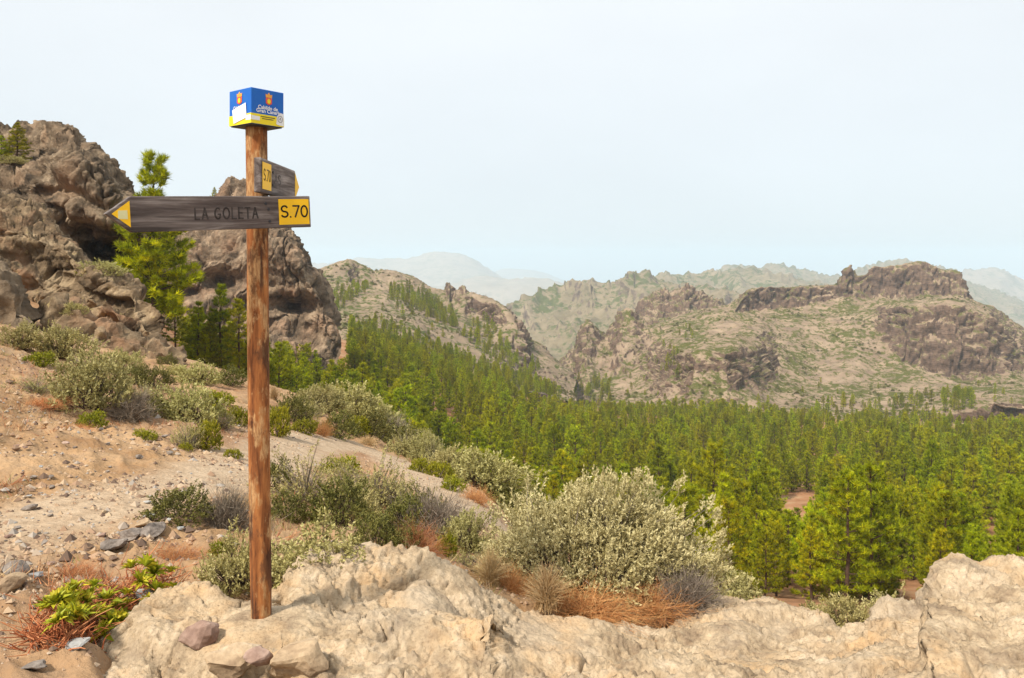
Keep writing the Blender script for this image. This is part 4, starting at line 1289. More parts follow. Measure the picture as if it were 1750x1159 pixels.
# ------------------------------------------------------------------ shrubs
def shrub_leafy(seed, mat, rx=.5, h=.6, nshoot=420, nleaf=11, sl=.075, ll=.035, lw=.013, lump=.4, el0=2., nstem=120, inner=.55, stem_r=.006, stem_mat=None, up=.6, hole=0.):
    r = np.random.default_rng(seed)
    el = np.arcsin(r.uniform(math.sin(math.radians(el0)), 1, nshoot)); az = r.uniform(0, 2 * math.pi, nshoot)
    d = np.stack([np.cos(el) * np.cos(az), np.cos(el) * np.sin(az), np.sin(el)], -1)
    lm = 1 - lump * .5 + lump * 1.1 * fbm(d * 1.0, .62, 2, .6, seed * .37)
    if hole: keep = fbm(d, .35, 2, .5, seed * .11) > -hole
    else: keep = np.ones(nshoot, bool)
    rad = lm * r.uniform(inner, 1, nshoot) ** .6
    p = d * np.array([rx, rx, h]) * rad[:, None]
    p = p[keep]; d = d[keep]; n = len(p)
    p[:, 2] += .02
    sd = unit(d * .6 + np.array([0, 0, up]) + r.normal(0, .32, (n, 3)))
    # leaves
    t = np.tile(np.linspace(.05, 1, nleaf), n)
    b = np.repeat(p, nleaf, 0) + np.repeat(sd, nleaf, 0) * (t * sl)[:, None]
    ld = np.repeat(sd, nleaf, 0) * (.45 + .5 * t)[:, None] + r.normal(0, .55, (n * nleaf, 3))
    V, fq = blades(b, ld, ll * r.uniform(.7, 1.25, n * nleaf), lw * r.uniform(.7, 1.3, n * nleaf), r)
    tint = np.repeat(np.clip(np.repeat(r.normal(.45, .17, n), nleaf) + (t - .5) * .25 + r.normal(0, .12, n * nleaf), 0, 1), 4)
    fol = new_mesh('shrub_foliage', V, fq, mat, False, {'tint': tint})
    k = r.choice(n, min(nstem, n), False)
    a = r.normal(0, .05 * rx, (len(k), 3)); a[:, 2] = -.05
    c = p[k] * np.array([.30, .30, .55]) + r.normal(0, .05 * rx, (len(k), 3))
    e = p[k] + sd[k] * sl * .6
    V, q = tubes(bez(a, c, e, 5), np.linspace(1.5, .35, 5)[None] * stem_r * r.uniform(.5, 1.2, (len(k), 1)), 3)
    st = new_mesh('shrub_stems', V, q, stem_mat or M_STEM, True, {'tint': r.random(len(V))} if stem_mat else None)
    return st, fol

def shrub_twigs(seed, mat, rx=.5, h=.6, n=260, rad=.0035, fork=3, curl=.3, el0=5., leaf=None, flat=False):
    """bare twiggy shrub: stems that fork into finer ones"""
    r = np.random.default_rng(seed)
    el = np.arcsin(r.uniform(math.sin(math.radians(el0)), 1, n)); az = r.uniform(0, 2 * math.pi, n)
    d = np.stack([np.cos(el) * np.cos(az), np.cos(el) * np.sin(az), np.sin(el)], -1)
    p = d * np.array([rx, rx, h]) * (r.uniform(.45, 1, n) * (1 + .3 * fbm(d, .6, 2, .5, seed * .3)))[:, None]
    a = r.normal(0, .12 * rx, (n, 3)) * np.array([1, 1, 0]); a[:, 2] = -.03
    c = (a + p) * .5 + r.normal(0, curl * .3 * rx, (n, 3))
    V1, q1 = tubes(bez(a, c, p, 5), np.linspace(1.3, .5, 5)[None] * rad * r.uniform(.6, 1.3, (n, 1)), 3)
    m = n * fork; k = np.repeat(np.arange(n), fork); t = r.uniform(.35, .95, m)[:, None]
    s = (1 - t) ** 2 * a[k] + 2 * t * (1 - t) * c[k] + t * t * p[k]
    e = s + (unit(p[k] - a[k]) * .7 + r.normal(0, .55, (m, 3))) * (.22 * rx + .1 * h)
    V2, q2 = tubes(bez(s, (s + e) / 2 + r.normal(0, curl * .1 * rx, (m, 3)), e, 3), np.linspace(.75, .3, 3)[None] * rad * r.uniform(.6, 1.2, (m, 1)), 3)
    t1 = np.repeat(r.random(n), 15); t2 = np.repeat(r.random(m), 9)
    main = new_mesh('shrub_stems', V1, q1, mat, True, {'tint': t1})
    fine = new_mesh('shrub_twigs', V2, q2, mat, True, {'tint': t2})
    return main, fine

def grass_tuft(seed, mat, rx=.5, h=.6, n=420):
    r = np.random.default_rng(seed)
    a = r.normal(0, .16 * rx, (n, 3)); a[:, 2] = -.02
    az = r.uniform(0, 6.28, n); sp = r.uniform(.1, 1, n)
    e = np.stack([np.cos(az) * sp * rx, np.sin(az) * sp * rx, h * r.uniform(.45, 1, n) * (1.05 - .5 * sp)], -1)
    c = a * .4 + e * np.array([.3, .3, .75])
    V, q = tubes(bez(a, c, e, 4), np.linspace(1, .25, 4)[None] * .006 * r.uniform(.6, 1.2, (n, 1)), 3)
    return new_mesh('grass_blades', V, q, mat, True, {'tint': np.repeat(r.random(n), 12)}), None

KIND = {
 'sage':  [shrub_leafy(301 + i, M_SAGE, nshoot=720, nleaf=11, sl=.085, ll=.036, lw=.016, lump=.5) for i in range(3)],
 'green': [shrub_leafy(311 + i, M_GREEN, nshoot=480, nleaf=10, sl=.06, ll=.045, lw=.020, lump=.35, nstem=60) for i in range(3)],
 'olive': [shrub_leafy(321 + i, M_OLIVE, nshoot=680, nleaf=10, sl=.06, ll=.036, lw=.017, lump=.3, nstem=60) for i in range(3)],
 'dry':   [shrub_twigs(331 + i, M_TWIG, n=420, fork=4, rad=.0042) for i in range(3)],
 'rust':  [shrub_twigs(341 + i, M_RUST, n=420, fork=4, rad=.0019, el0=0., curl=.6) for i in range(2)],
 'straw': [grass_tuft(351 + i, M_STRAW) for i in range(2)],
}
MIXED = [shrub_leafy(361 + i, M_SAGE, nshoot=400, nleaf=10, sl=.08, ll=.034, lw=.012, lump=.6, nstem=240, stem_mat=M_TWIG, hole=.15, stem_r=.005) for i in range(2)]
KIND['mixed'] = MIXED
PARTN = {'sage': ('stems', 'foliage'), 'green': ('stems', 'foliage'), 'olive': ('stems', 'foliage'), 'mixed': ('stems', 'foliage'), 'dry': ('stems', 'twigs'), 'rust': ('stems', 'twigs'), 'straw': ('blades', None)}
OBJN = {'sage': 'sage_shrub', 'green': 'green_shrub', 'olive': 'olive_shrub', 'mixed': 'sparse_shrub', 'dry': 'dry_shrub', 'rust': 'rust_shrub', 'straw': 'grass_tuft'}
CATN = {'straw': 'dry grass'}
def near_hit(px, py):
    d = np.exp(np.linspace(math.log(2.6), math.log(25 if px < 960 else 14), 900)); X = (px - CX) / F * d
    pyg = HY - (ground_base(X, d) - EYE) * F / d
    k = int(np.argmax(pyg <= py)) if (pyg <= py).any() else int(np.argmin(pyg))
    return np.array([X[k], d[k], 0.])
def place_shrub(kind, px, py, wpx, hpx, label, d=None, group=None, var=None):
    """px, py: foot of the shrub in the photograph; wpx, hpx: its size there"""
    if d is None: q = near_hit(px, py)
    else: q = P(px, py, d)
    if d is None: q[2] = float(ground_z(q[0], q[1])) - .03
    m_ = 1.0 if px < 470 and py < 760 else 1.24
    w = m_ * wpx / F * q[1]; h = m_ * .96 * hpx / F * q[1]
    ms = KIND[kind]; m = ms[(len(bpy.data.objects) if var is None else var) % len(ms)]
    one = m[1] is None
    e = bpy.data.objects.new(OBJN[kind], m[0] if one else None); COL.objects.link(e)
    e.location = q; e.rotation_euler = (0, 0, random.uniform(0, 6.28)); e.scale = (w, w, h / .62)
    e['label'] = label; e['category'] = CATN.get(kind, 'shrub')
    if group: e['group'] = group
    if not one:
        link(PARTN[kind][0], m[0], e); link(PARTN[kind][1], m[1], e)
    return e
SH = [
 # upper left hillside
 ('sage', 38, 594, 84, 52, 'grey-green shrub on the slope at the left edge, above the gravel'),
 ('sage', 104, 612, 104, 66, 'loose sage-green shrub below the low jagged outcrop, second from the left edge'),
 ('mixed', 150, 640, 110, 50, 'thin sage shrub just above the large olive-grey bush on the slope'),
 ('sage', 158, 700, 156, 112, 'large olive-grey bush halfway up the left slope, biggest one there'),
 ('dry', 222, 716, 92, 66, 'bare grey twiggy shrub to the right of the large olive-grey bush'),
 ('green', 155, 722, 62, 40, 'round bright green shrub at the foot of the large olive-grey bush'),
 ('green', 246, 752, 52, 26, 'low bright green shrub on the bank above the trail, under the grey twigs'),
 ('sage', 322, 722, 124, 84, 'dense pale green-grey bush left of the post, halfway up the slope'),
 ('olive', 276, 712, 64, 44, 'dark olive shrub against the left side of the pale green-grey bush'),
 ('mixed', 322, 764, 56, 48, 'grey half-dry shrub right above the trail left of the post'),
 ('green', 352, 766, 52, 54, 'upright yellow-green shrub above the trail left of the post'),
 ('green', 397, 782, 30, 20, 'tiny green shrub at the trail edge touching the post in the picture'),
 ('green', 316, 768, 24, 14, 'tiny bright green tuft at the trail bank below the grey half-dry shrub'),
 ('sage', 340, 655, 90, 42, 'pale sage shrub on the slope crest left of the post'),
 ('olive', 392, 660, 58, 38, 'dark olive shrub on the crest just left of the post'),
 ('sage', 300, 640, 60, 28, 'small pale shrub on the crest at the end of the low jagged outcrop'),
 ('green', 370, 690, 70, 32, 'flat yellow-green shrub between the crest and the dense pale green-grey bush'),
 ('green', 406, 722, 50, 44, 'green shrub half hidden by the left side of the post'),
 ('mixed', 60, 664, 80, 34, 'low grey-brown shrub on the gravel slope near the left edge'),
 ('mixed', 250, 690, 70, 44, 'thin grey shrub between the two large bushes on the left slope'),
 ('olive', 285, 622, 40, 22, 'small dark green shrub at the foot of the rocks under the tall pine'),
 ('sage', 205, 640, 90, 46, 'pale shrub just under the low jagged outcrop, above the two large bushes'),
 ('green', 66, 622, 70, 34, 'yellowish shrub between the left-edge shrub and the loose sage-green one'),
 ('mixed', 108, 672, 100, 48, 'straggly grey-green shrub left of the large olive-grey bush'),
 ('olive', 262, 664, 74, 40, 'green-brown shrub above the dark olive one on the left slope'),
 ('olive', 232, 656, 54, 32, 'small dark olive shrub in the gap above the grey twiggy shrub'),
 ('mixed', 380, 732, 70, 44, 'thin grey shrub right of the dense pale green-grey bush'),
 ('green', 372, 706, 40, 28, 'small yellow-green shrub at the right shoulder of the dense pale bush'),
 ('rust', 70, 690, 110, 22, 'reddish dry grass patch on the upper gravel slope at left'),
 ('rust', 120, 735, 90, 16, 'thin reddish dry grass left of the round bright green shrub'),
 ('sage', 176, 474, 78, 32, 'pale shrub growing on top of the long craggy slab', 34.5),
 ('green', 146, 470, 34, 18, 'small yellowish shrub on the long slab, left of the pale one', 34.8),
 ('sage', 126, 540, 44, 26, 'small pale shrub on the jagged outcrop at left', 22.6),
 ('sage', 22, 282, 50, 18, 'grey-green shrub on the cliff terrace below the two small pines', 72.5),
 # crest right of the post
 ('olive', 500, 724, 60, 46, 'dark olive shrub at the crest, second to the right of the post'),
 ('sage', 532, 704, 70, 40, 'greyish sage shrub on the crest between the post and the curled one'),
 ('sage', 640, 722, 90, 48, 'sage shrub on the crest right of the broad pale one'),
 ('olive', 672, 728, 80, 46, 'olive shrub on the crest above the straw clump'),
 ('green', 606, 742, 54, 34, 'yellow-green shrub at the far edge of the trail bend'),
 ('sage', 706, 740, 84, 44, 'pale grey shrub near the right end of the crest'),
 ('sage', 770, 776, 80, 50, 'pale sage shrub between the round one and the forest'),
 ('olive', 850, 846, 90, 44, 'dark green shrub at the foot of the large grey-green bush'),
 ('sage', 610, 886, 90, 60, 'sage shrub right behind the dense round olive one'),
 ('mixed', 676, 874, 100, 70, 'tangled grey-green shrub beside the lower trail'),
 ('olive', 720, 896, 80, 56, 'olive shrub between the tangled one and the grey dry one'),
 ('sage', 800, 940, 90, 66, 'sage shrub tucked against the left side of the pale round bush'),
 ('olive', 690, 948, 70, 44, 'low dark shrub just behind the boulder, right of the olive-green one'),
 ('mixed', 800, 968, 80, 40, 'dry grey-green shrub behind the ledge, left of the pale round bush'),
 ('olive', 470, 838, 60, 50, 'dark green shrub right beside the post below the trail'),
 ('green', 474, 744, 46, 56, 'green shrub half hidden by the right side of the post'),
 ('straw', 468, 682, 32, 34, 'pale straw tuft beside the post, at the crest'),
 ('green', 520, 740, 46, 26, 'bright green shrub left of the orange tuft on the trail bend'),
 ('rust', 548, 744, 44, 26, 'orange-brown dry tuft beside the trail bend right of the post'),
 ('mixed', 520, 716, 70, 44, 'grey twiggy shrub on the crest near the post'),
 ('sage', 560, 706, 76, 42, 'pale sage shrub with curled top on the crest, nearest the post'),
 ('sage', 600, 714, 100, 50, 'broad pale sage shrub on the crest right of the post'),
 ('olive', 578, 748, 66, 42, 'dark olive shrub along the far side of the trail bend'),
 ('olive', 628, 748, 74, 48, 'green-brown shrub behind the trail, left of the straw clump'),
 ('dry', 668, 752, 76, 52, 'grey-brown dry shrub behind the trail, right of the straw clump'),
 ('mixed', 702, 752, 76, 58, 'mixed grey and green shrub on the crest above the descending trail'),
 ('mixed', 742, 758, 62, 46, 'grey-green shrub at the right end of the crest row'),
 ('straw', 628, 758, 42, 20, 'pale straw clump on the far edge of the trail'),
 ('straw', 676, 774, 30, 26, 'pale straw clump beside the orange tuft on the descending trail'),
 ('rust', 704, 780, 30, 24, 'orange tuft on the far edge of the descending trail'),
 ('rust', 752, 768, 26, 22, 'small rust tuft above the round sage shrub'),
 ('sage', 730, 798, 60, 46, 'round sage shrub beside the descending trail'),
 ('green', 716, 806, 34, 26, 'small green shrub at the foot of the round sage shrub'),
 ('green', 752, 816, 46, 32, 'yellow-green shrub right of the round sage shrub'),
 ('sage', 822, 826, 140, 74, 'large grey-green bush on the slope above the pale round bush'),
 ('sage', 892, 832, 92, 52, 'grey-green bush falling towards the forest, right of the larger one'),
 ('green', 774, 838, 42, 26, 'bright green shrub on the lower trail edge'),
 ('rust', 812, 856, 60, 28, 'rust-brown dry shrub behind the pale round bush'),
 ('straw', 846, 850, 40, 30, 'straw-brown tuft between the grey-green bush and the pale round bush'),
 ('olive', 938, 826, 40, 24, 'small olive shrub at the lower end of the crest, next to the forest'),
 # hollow between the trail and the ledge
 ('mixed', 520, 856, 130, 78, 'wide sage and grey shrub just right of the post, below the trail'),
 ('green', 580, 812, 74, 30, 'yellow-green shrub top below the trail bend'),
 ('mixed', 640, 866, 124, 84, 'large grey-green thin shrub below the trail, centre of the hollow'),
 ('mixed', 588, 838, 90, 50, 'dusty green shrub between the two grey ones below the trail'),
 ('olive', 580, 902, 104, 76, 'dense round olive shrub in the hollow right of the post'),
 ('olive', 490, 880, 70, 48, 'dark shrub close against the right side of the post'),
 ('olive', 642, 940, 84, 62, 'olive-green shrub just behind the central boulder'),
 ('dry', 745, 916, 130, 76, 'grey dry shrub left of the pale round bush'),
 ('olive', 690, 906, 80, 56, 'small olive shrub at the middle of the hollow, left of the grey dry one'),
 ('rust', 716, 952, 86, 58, 'coppery dry shrub behind the central boulder'),
 ('straw', 780, 892, 34, 26, 'pale straw tuft left of the pale round bush'),
 ('green', 764, 950, 32, 48, 'slim yellow-green shrub between coppery twigs and the pale round bush'),
 ('sage', 546, 990, 178, 92, 'wide grey-green shrub right of the post, behind the central boulder'),
 ('sage', 402, 988, 110, 92, 'wide grey-green shrub left of the post, near its foot'),
 ('green', 378, 936, 40, 26, 'small bright green sprig on the shrub left of the post'),
 ('olive', 308, 888, 108, 54, 'spreading olive-green shrub below the trail, left of the post'),
 ('dry', 388, 892, 80, 74, 'bare grey-brown twigs right of the spreading olive-green shrub'),
 ('straw', 430, 868, 50, 44, 'dry straw-coloured twigs behind the post, below the trail'),
 ('rust', 300, 944, 110, 30, 'low rust-red dry plants above the yellow-green rosettes'),
 ('rust', 126, 972, 84, 34, 'low rust-red dry plants left of the yellow-green rosettes'),
 # beyond the ledge on the right
 ('sage', 1236, 1018, 150, 62, 'low sage shrub to the right of the pale round bush, at the ledge rim'),
 ('sage', 1450, 1082, 124, 66, 'sage-green shrub in the notch between the ledge and the right boulder'),
 ('olive', 1396, 1066, 70, 40, 'dark green-grey shrub behind the ledge notch'),
 ('mixed', 1530, 1060, 90, 46, 'brownish shrub beyond the ledge, left of the right boulder'),
]
for rec in SH: place_shrub(*rec[:6], d=rec[6] if len(rec) > 6 else None)

# the large pale bush
def hero_bush():
    q = hit(1040, 1046); q = np.array([(1006 - CX) / F * 5.85, 5.85, 0]); q[2] = float(ground_z(q[0], q[1])) - .02
    e = bpy.data.objects.new('pale_bush', None); COL.objects.link(e); e.location = q
    e['label'] = 'large round pale sage-green bush behind the ledge, right of the picture centre'; e['category'] = 'bush'
    r = np.random.default_rng(77)
    n = 5600
    el = np.arcsin(r.uniform(math.sin(math.radians(9)), 1, n)); az = r.uniform(0, 2 * math.pi, n)
    d = np.stack([np.cos(el) * np.cos(az), np.cos(el) * np.sin(az), np.sin(el)], -1)
    lm = .84 + .26 * fbm(d, .45, 3, .6, 4.4)
    rad = lm * r.uniform(.42, 1, n) ** .5
    # wider to the right and highest right of its middle, as a wind-shaped bush
    p = d * np.array([1.03, .66, .80]) * rad[:, None]
    p[:, 0] += .12 * p[:, 2]; p[:, 2] *= 1 + .07 * np.exp(-((p[:, 0] - .32) / .22) ** 2)
    p[:, 2] += .17
    # single sprays that stick out
    ex = np.array([[.30, -.1, .98], [.36, -.05, 1.02], [.25, 0, .96], [.42, .02, .97], [-.02, .0, .98], [.82, -.1, .78], [.88, .0, .72], [.84, -.2, .62], [.90, -.1, .50], [.84, -.2, .42], [-.62, -.1, .80], [-.4, 0, .92], [.62, 0, .94]])
    ex = ex * np.array([1.04, .8, .90]) + np.array([0, 0, .06]); ex = (ex[:, None] + r.normal(0, .035, (len(ex), 9, 3))).reshape(-1, 3)
    p = np.concatenate([p, ex]); d = np.concatenate([d, unit(ex - np.array([0, 0, .1]))]); n = len(p)
    sd = unit(d * .65 + np.array([0, 0, .5]) + r.normal(0, .30, (n, 3)))
    nl = 17; sl = .075
    t = np.tile(np.linspace(.02, 1, nl), n)
    b = np.repeat(p, nl, 0) + np.repeat(sd, nl, 0) * (t * sl)[:, None]
    ld = np.repeat(sd, nl, 0) * (.55 + .5 * t)[:, None] + r.normal(0, .48, (n * nl, 3))
    V, fq = blades(b, ld, .026 * r.uniform(.7, 1.25, n * nl), .0105 * r.uniform(.7, 1.3, n * nl), r)
    tint = np.repeat(np.clip(np.repeat(r.normal(.45, .16, n), nl) + (t - .5) * .3 + r.normal(0, .1, n * nl), 0, 1), 4)
    link('foliage', new_mesh('pale_bush_foliage', V, fq, M_HERO, False, {'tint': tint}), e)
    # main stems, each its own part
    nm = 16
    az = np.arange(nm) / nm * 6.28 + r.normal(0, .2, nm); tilt = r.uniform(.25, 1.0, nm)
    tips = np.stack([np.cos(az) * .55 * tilt, np.sin(az) * .5 * tilt, .62 - .25 * tilt + r.normal(0, .05, nm)], -1)
    for i in range(nm):
        a = np.array([[.05 * math.cos(az[i]), .05 * math.sin(az[i]), -.08]])
        c = tips[i][None] * np.array([.65, .65, .35]) + r.normal(0, .06, (1, 3))
        V, q2 = tubes(bez(a, c, tips[i][None], 8), np.linspace(.019, .007, 8)[None], 6)
        link('stem', new_mesh('pale_bush_stem', V, q2, M_STEM, True), e)
    k = r.choice(n, 620, False); j = np.argmin(np.linalg.norm(p[k][:, None] - tips[None], axis=2), 1)
    s = tips[j] * r.uniform(.45, 1, (len(k), 1)); c = (s + p[k]) / 2 + r.normal(0, .05, (len(k), 3))
    V, q2 = tubes(bez(s, c, p[k] + sd[k] * .04, 5), np.linspace(.0065, .0018, 5)[None] * r.uniform(.6, 1.2, (len(k), 1)), 3)
    link('twigs', new_mesh('pale_bush_twigs', V, q2, M_TWIG, True, {'tint': r.random(len(V))}), e)
hero_bush()
for rec in [
 ('rust', 1000, 1046, 220, 44, 'rust-red dry undergrowth beneath the pale round bush', 5.2),
 ('rust', 1120, 1046, 140, 46, 'rust and grey twigs under the right side of the pale round bush', 5.3),
 ('straw', 935, 1036, 84, 74, 'pale orange straw tuft at the front of the pale round bush', 5.0),
 ('straw', 838, 1000, 76, 62, 'dry straw twigs at the left foot of the pale round bush', 5.2),
 ('rust', 868, 1012, 90, 46, 'reddish dry tuft at the left foot of the pale round bush', 5.3),
 ('dry', 1176, 1042, 110, 66, 'grey bare twigs at the lower right of the pale round bush', 5.35),
]:
    place_shrub(*rec[:6], d=rec[6])

# ------------------------------------------------------------------ rosette plant at lower left
def rosette_mesh(seed):
    r = np.random.default_rng(seed); V = []; Fq = []; T = []
    n = 22
    for i in range(n):
        az = i * 2.4 + r.normal(0, .15); el = math.radians(12 + 62 * (i / n) + r.normal(0, 6)); L = .085 * (1 - .35 * i / n) * r.uniform(.85, 1.15); w = .0125 * r.uniform(.85, 1.15)
        d = np.array([math.cos(az) * math.cos(el), math.sin(az) * math.cos(el), math.sin(el)]); s = np.array([-math.sin(az), math.cos(az), 0]); u = np.cross(s, d) * -1
        u = u if u[2] > 0 else -u
        k = len(V)
        for t, ww, lift in ((0, .45, 0), (.5, 1, .004), (1, 0, -.008)):
            c = d * L * t + np.array([0, 0, lift])
            V += [c - s * w * ww + u * .005 * ww, c - u * .002, c + s * w * ww + u * .005 * ww]
        for a in (0, 3):
            Fq += [[k + a, k + a + 1, k + a + 4, k + a + 3], [k + a + 1, k + a + 2, k + a + 5, k + a + 4]]
        T += [r.random() * .8 + .1] * 9
    return new_mesh('rosette', np.array(V), np.array(Fq), M_SUCC, True, {'tint': np.array(T)})
def rosette_plant():
    ms = [rosette_mesh(i) for i in range(4)]
    root = hit(180, 1045)
    e = bpy.data.objects.new('rosette_plant', None); COL.objects.link(e); e.location = root
    e['label'] = 'low plant of yellow-green pointed rosettes over red dry stems, lower left'; e['category'] = 'plant'
    r = np.random.default_rng(9); pos = []
    for k in range(400):
        t = r.random(); px = 100 + 185 * t + r.normal(0, 10); py = 1052 - 78 * t + r.normal(0, 12)
        if all((px - a) ** 2 + ((py - b) * 1.5) ** 2 > 15 ** 2 for a, b in pos): pos.append((px, py))
        if len(pos) >= 46: break
    A = []
    for i, (px, py) in enumerate(pos):
        q = hit(px, py + 22); q[2] = float(ground_z(q[0], q[1])) + r.uniform(.09, .15)
        o = link('rosette', ms[i % 4], e); o.location = q - root; o.scale = (r.uniform(.75, 1.1),) * 3
        o.rotation_euler = (r.normal(0, .3) + .25, r.normal(0, .3), r.uniform(0, 6)); A.append(q - root)
    # tangled red stems below them
    S = []; E = []
    for k in range(1500):
        t = r.random(); px = 60 + 225 * t + r.normal(0, 16); py = 1078 - 95 * t + r.normal(0, 20)
        if px < 40: continue
        q = hit(px, py); q[2] = float(ground_z(q[0], q[1]))
        S.append(q - root); E.append(q - root + np.array([r.normal(0, .07), r.normal(0, .07), r.uniform(.01, .09)]))
    S = np.array(S); E = np.array(E)
    V, q = tubes(bez(S, (S + E) / 2 + r.normal(0, .025, S.shape), E, 4), np.linspace(.0034, .0018, 4)[None] * r.uniform(.6, 1.3, (len(S), 1)), 3)
    o = link('dry_stems', new_mesh('red_dry_stems', V, q, M_RUST, True, {'tint': np.repeat(r.random(len(S)) * .7, 12)}), e)
    o['kind'] = 'stuff'
rosette_plant()

# ------------------------------------------------------------------ stones
def icosphere():
    import bmesh
    bm = bmesh.new(); bmesh.ops.create_icosphere(bm, subdivisions=3, radius=1)
    V = np.array([v.co[:] for v in bm.verts]); Fc = np.array([[v.index for v in f.verts] for f in bm.faces]); bm.free()
    return V, Fc
_IV, _IF = icosphere()
def stone_verts(seed, flat=.65, rough=.2):
    r = np.random.default_rng(seed); V = _IV.copy()
    for _ in range(17):     # facets
        n = unit(r.normal(size=3)); c = r.uniform(.5, .85); dd = V @ n
        V = V - np.where(dd > c, dd - c, 0)[:, None] * n
    V = V * (1 + rough * fbm(V, .7, 3, .5, seed * .9))[:, None]
    return V * np.array([1, r.uniform(.7, .95), flat * r.uniform(.8, 1.15)])
STN = [stone_verts(500 + i) for i in range(6)]
_smesh = {}
def stone_mesh(v, mat):
    k = (v, mat.name)
    if k not in _smesh: _smesh[k] = new_mesh('stone', STN[v], _IF, mat, False)
    return _smesh[k]
def stone(px, py, wpx, mat, label, d=None, group=None, v=None, hs=1.0, sink=.25, name='stone', cat='stone', rot=None):
    q = hit(px, py, ground_z) if d is None else P(px, py, d)
    s = wpx / F * q[1] / 2
    v = random.randrange(6) if v is None else v
    o = link(name, stone_mesh(v, mat), None, None, label, cat, group)
    o.location = q + np.array([0, 0, s * .6 * (1 - 2 * sink) if d is None else 0]); o.scale = (s, s, s * hs)
    o.rotation_euler = (random.uniform(-.2, .2), random.uniform(-.2, .2), random.uniform(0, 6.28) if rot is None else rot)
    return o
for rec in [
 (12, 1012, 66, M_STONE_W, 'rounded tan boulder cut by the left edge beside the red dry plants', None, None, 0, 1.1),
 (22, 982, 52, M_STONE, 'dark grey rough stone above the tan boulder at the left edge', None, None, 1, .9),
 (62, 990, 40, M_STONE_B, 'pale grey flat stone between the dark stone and the red dry plants', None, None, 2, .5),
 (250, 1030, 48, M_STONE_B, 'pointed pale grey stone at the right end of the rosette plant', None, None, 3, 1.3),
 (130, 1108, 48, M_STONE_B, 'flat blue-grey stone below the rosette plant', None, None, 4, .5),
 (60, 1145, 50, M_STONE, 'flat grey stone in the lower left corner', None, None, 5, .45),
 (52, 872, 30, M_STONE, 'grey stone beside the trail at the left edge, largest there', None, None, 2, .8),
 (255, 888, 26, M_STONE_B, 'pale bluish stone on the trail edge left of the olive-green shrub', None, None, 4, .8),
 (262, 915, 62, M_STONE, 'dark stone at the right end of the small rock pile below the trail', None, None, 0, .8),
 (228, 922, 56, M_STONE, 'dark stone in the middle of the small rock pile below the trail', None, None, 1, .8),
 (198, 938, 56, M_STONE, 'dark stone at the left end of the small rock pile below the trail', None, None, 3, .7),
 (245, 900, 34, M_STONE_W, 'tan stone on top of the small rock pile below the trail', None, None, 5, .7),
 (1158, 1062, 62, M_STONE_B, 'rounded grey stone on the ledge rim under the right side of the pale bush', None, None, 1, .8),
]:
    stone(*rec)
# cobbles set in the rock below the foot of the post
for px, py, d, w, mat, lab, v, hs in [
 (345, 1084, 3.60, 76, M_STONE_R, 'large reddish grey cobble left of the foot of the post', 2, 1.5),
 (398, 1130, 3.40, 104, M_STONE_W, 'tan broken stone in front of the post at the bottom edge', 3, 1.0),
 (445, 1124, 3.36, 56, M_STONE_R, 'small dark red-brown stone below the foot of the post', 0, 1.3),
 (510, 1130, 3.38, 122, M_STONE_W, 'broad pale tan stone right of the dark red-brown stone at the bottom edge', 5, 1.0)]:
    stone(px, py, w, mat, lab, d, None, v, hs, rot=.4)

def loose_stones():
    r = np.random.default_rng(21); random.seed(5)
    k = 0
    mats = [M_STONE, M_STONE, M_STONE_R, M_STONE_B, M_STONE_W]
    while k < 150:
        px = r.uniform(0, 330); py = r.uniform(620, 1000)
        if py > 1000 - .2 * px and px > 150: continue
        if py < 640 + .35 * px: continue
        w = 5 + 12 * r.random() ** 3
        right = px > 165
        stone(px, py, w, mats[int(r.integers(0, 5))], 'small loose stone lying on the gravel slope or trail at left' if not right else 'small loose stone lying near the trail between left slope and post', None,
              'loose stones on the left slope' if not right else 'loose stones by the trail', None, r.uniform(.6, 1.0), .2)
        k += 1
loose_stones()

def gravel():
    """pebbles too small to pick apart"""
    r = np.random.default_rng(31); n = 20000
    V0 = np.array([[1, 0, 0], [-1, 0, 0], [0, 1, 0], [0, -1, 0], [0, 0, .8], [0, 0, -.8]], float)
    F0 = np.array([[0, 2, 4], [2, 1, 4], [1, 3, 4], [3, 0, 4], [2, 0, 5], [1, 2, 5], [3, 1, 5], [0, 3, 5]])
    px = r.uniform(-60, 900, n); dd = np.exp(r.uniform(math.log(3.0), math.log(15), n))
    X = (px - CX) / F * dd; Z = ground_z(X, dd)
    cl = fbm(np.stack([X, dd, X * 0], -1), 1.2, 2, .5, 3.) + r.normal(0, .3, n) > -.05
    X, dd, Z = X[cl], dd[cl], Z[cl]; n = len(X)
    s = .005 + .020 * r.random(n) ** 4 + .0005 * dd
    big = (px[cl] < 420) & (dd > 4.4) & (r.random(n) < .16); s = np.where(big, s + .012 + .03 * r.random(n) ** 2, s)
    B = V0[None] * r.uniform(.6, 1.25, (n, 6, 1)) * s[:, None, None]
    a = r.uniform(0, 6.28, n); c_, s_ = np.cos(a), np.sin(a)
    B = np.stack([B[..., 0] * c_[:, None] - B[..., 1] * s_[:, None], B[..., 0] * s_[:, None] + B[..., 1] * c_[:, None], B[..., 2]], -1)
    B = B + np.stack([X, dd, Z + s * .05], -1)[:, None]
    Fc = (F0[None] + (np.arange(n) * 6)[:, None, None]).reshape(-1, 3)
    kk = NT('gravel')
    col = kk.ramp(kk.attr('tint'), [(.1, (.14, .095, .07)), (.4, (.34, .22, .14)), (.75, (.47, .34, .22)), (.97, (.33, .29, .25))])
    m = kk.finish(col, .95, None, .1)
    link('gravel', new_mesh('gravel', B.reshape(-1, 3), Fc, m, False, {'tint': np.repeat(r.random(n), 6)}), kind='stuff', label='fine gravel scattered over slope and trail', cat='gravel')
gravel()

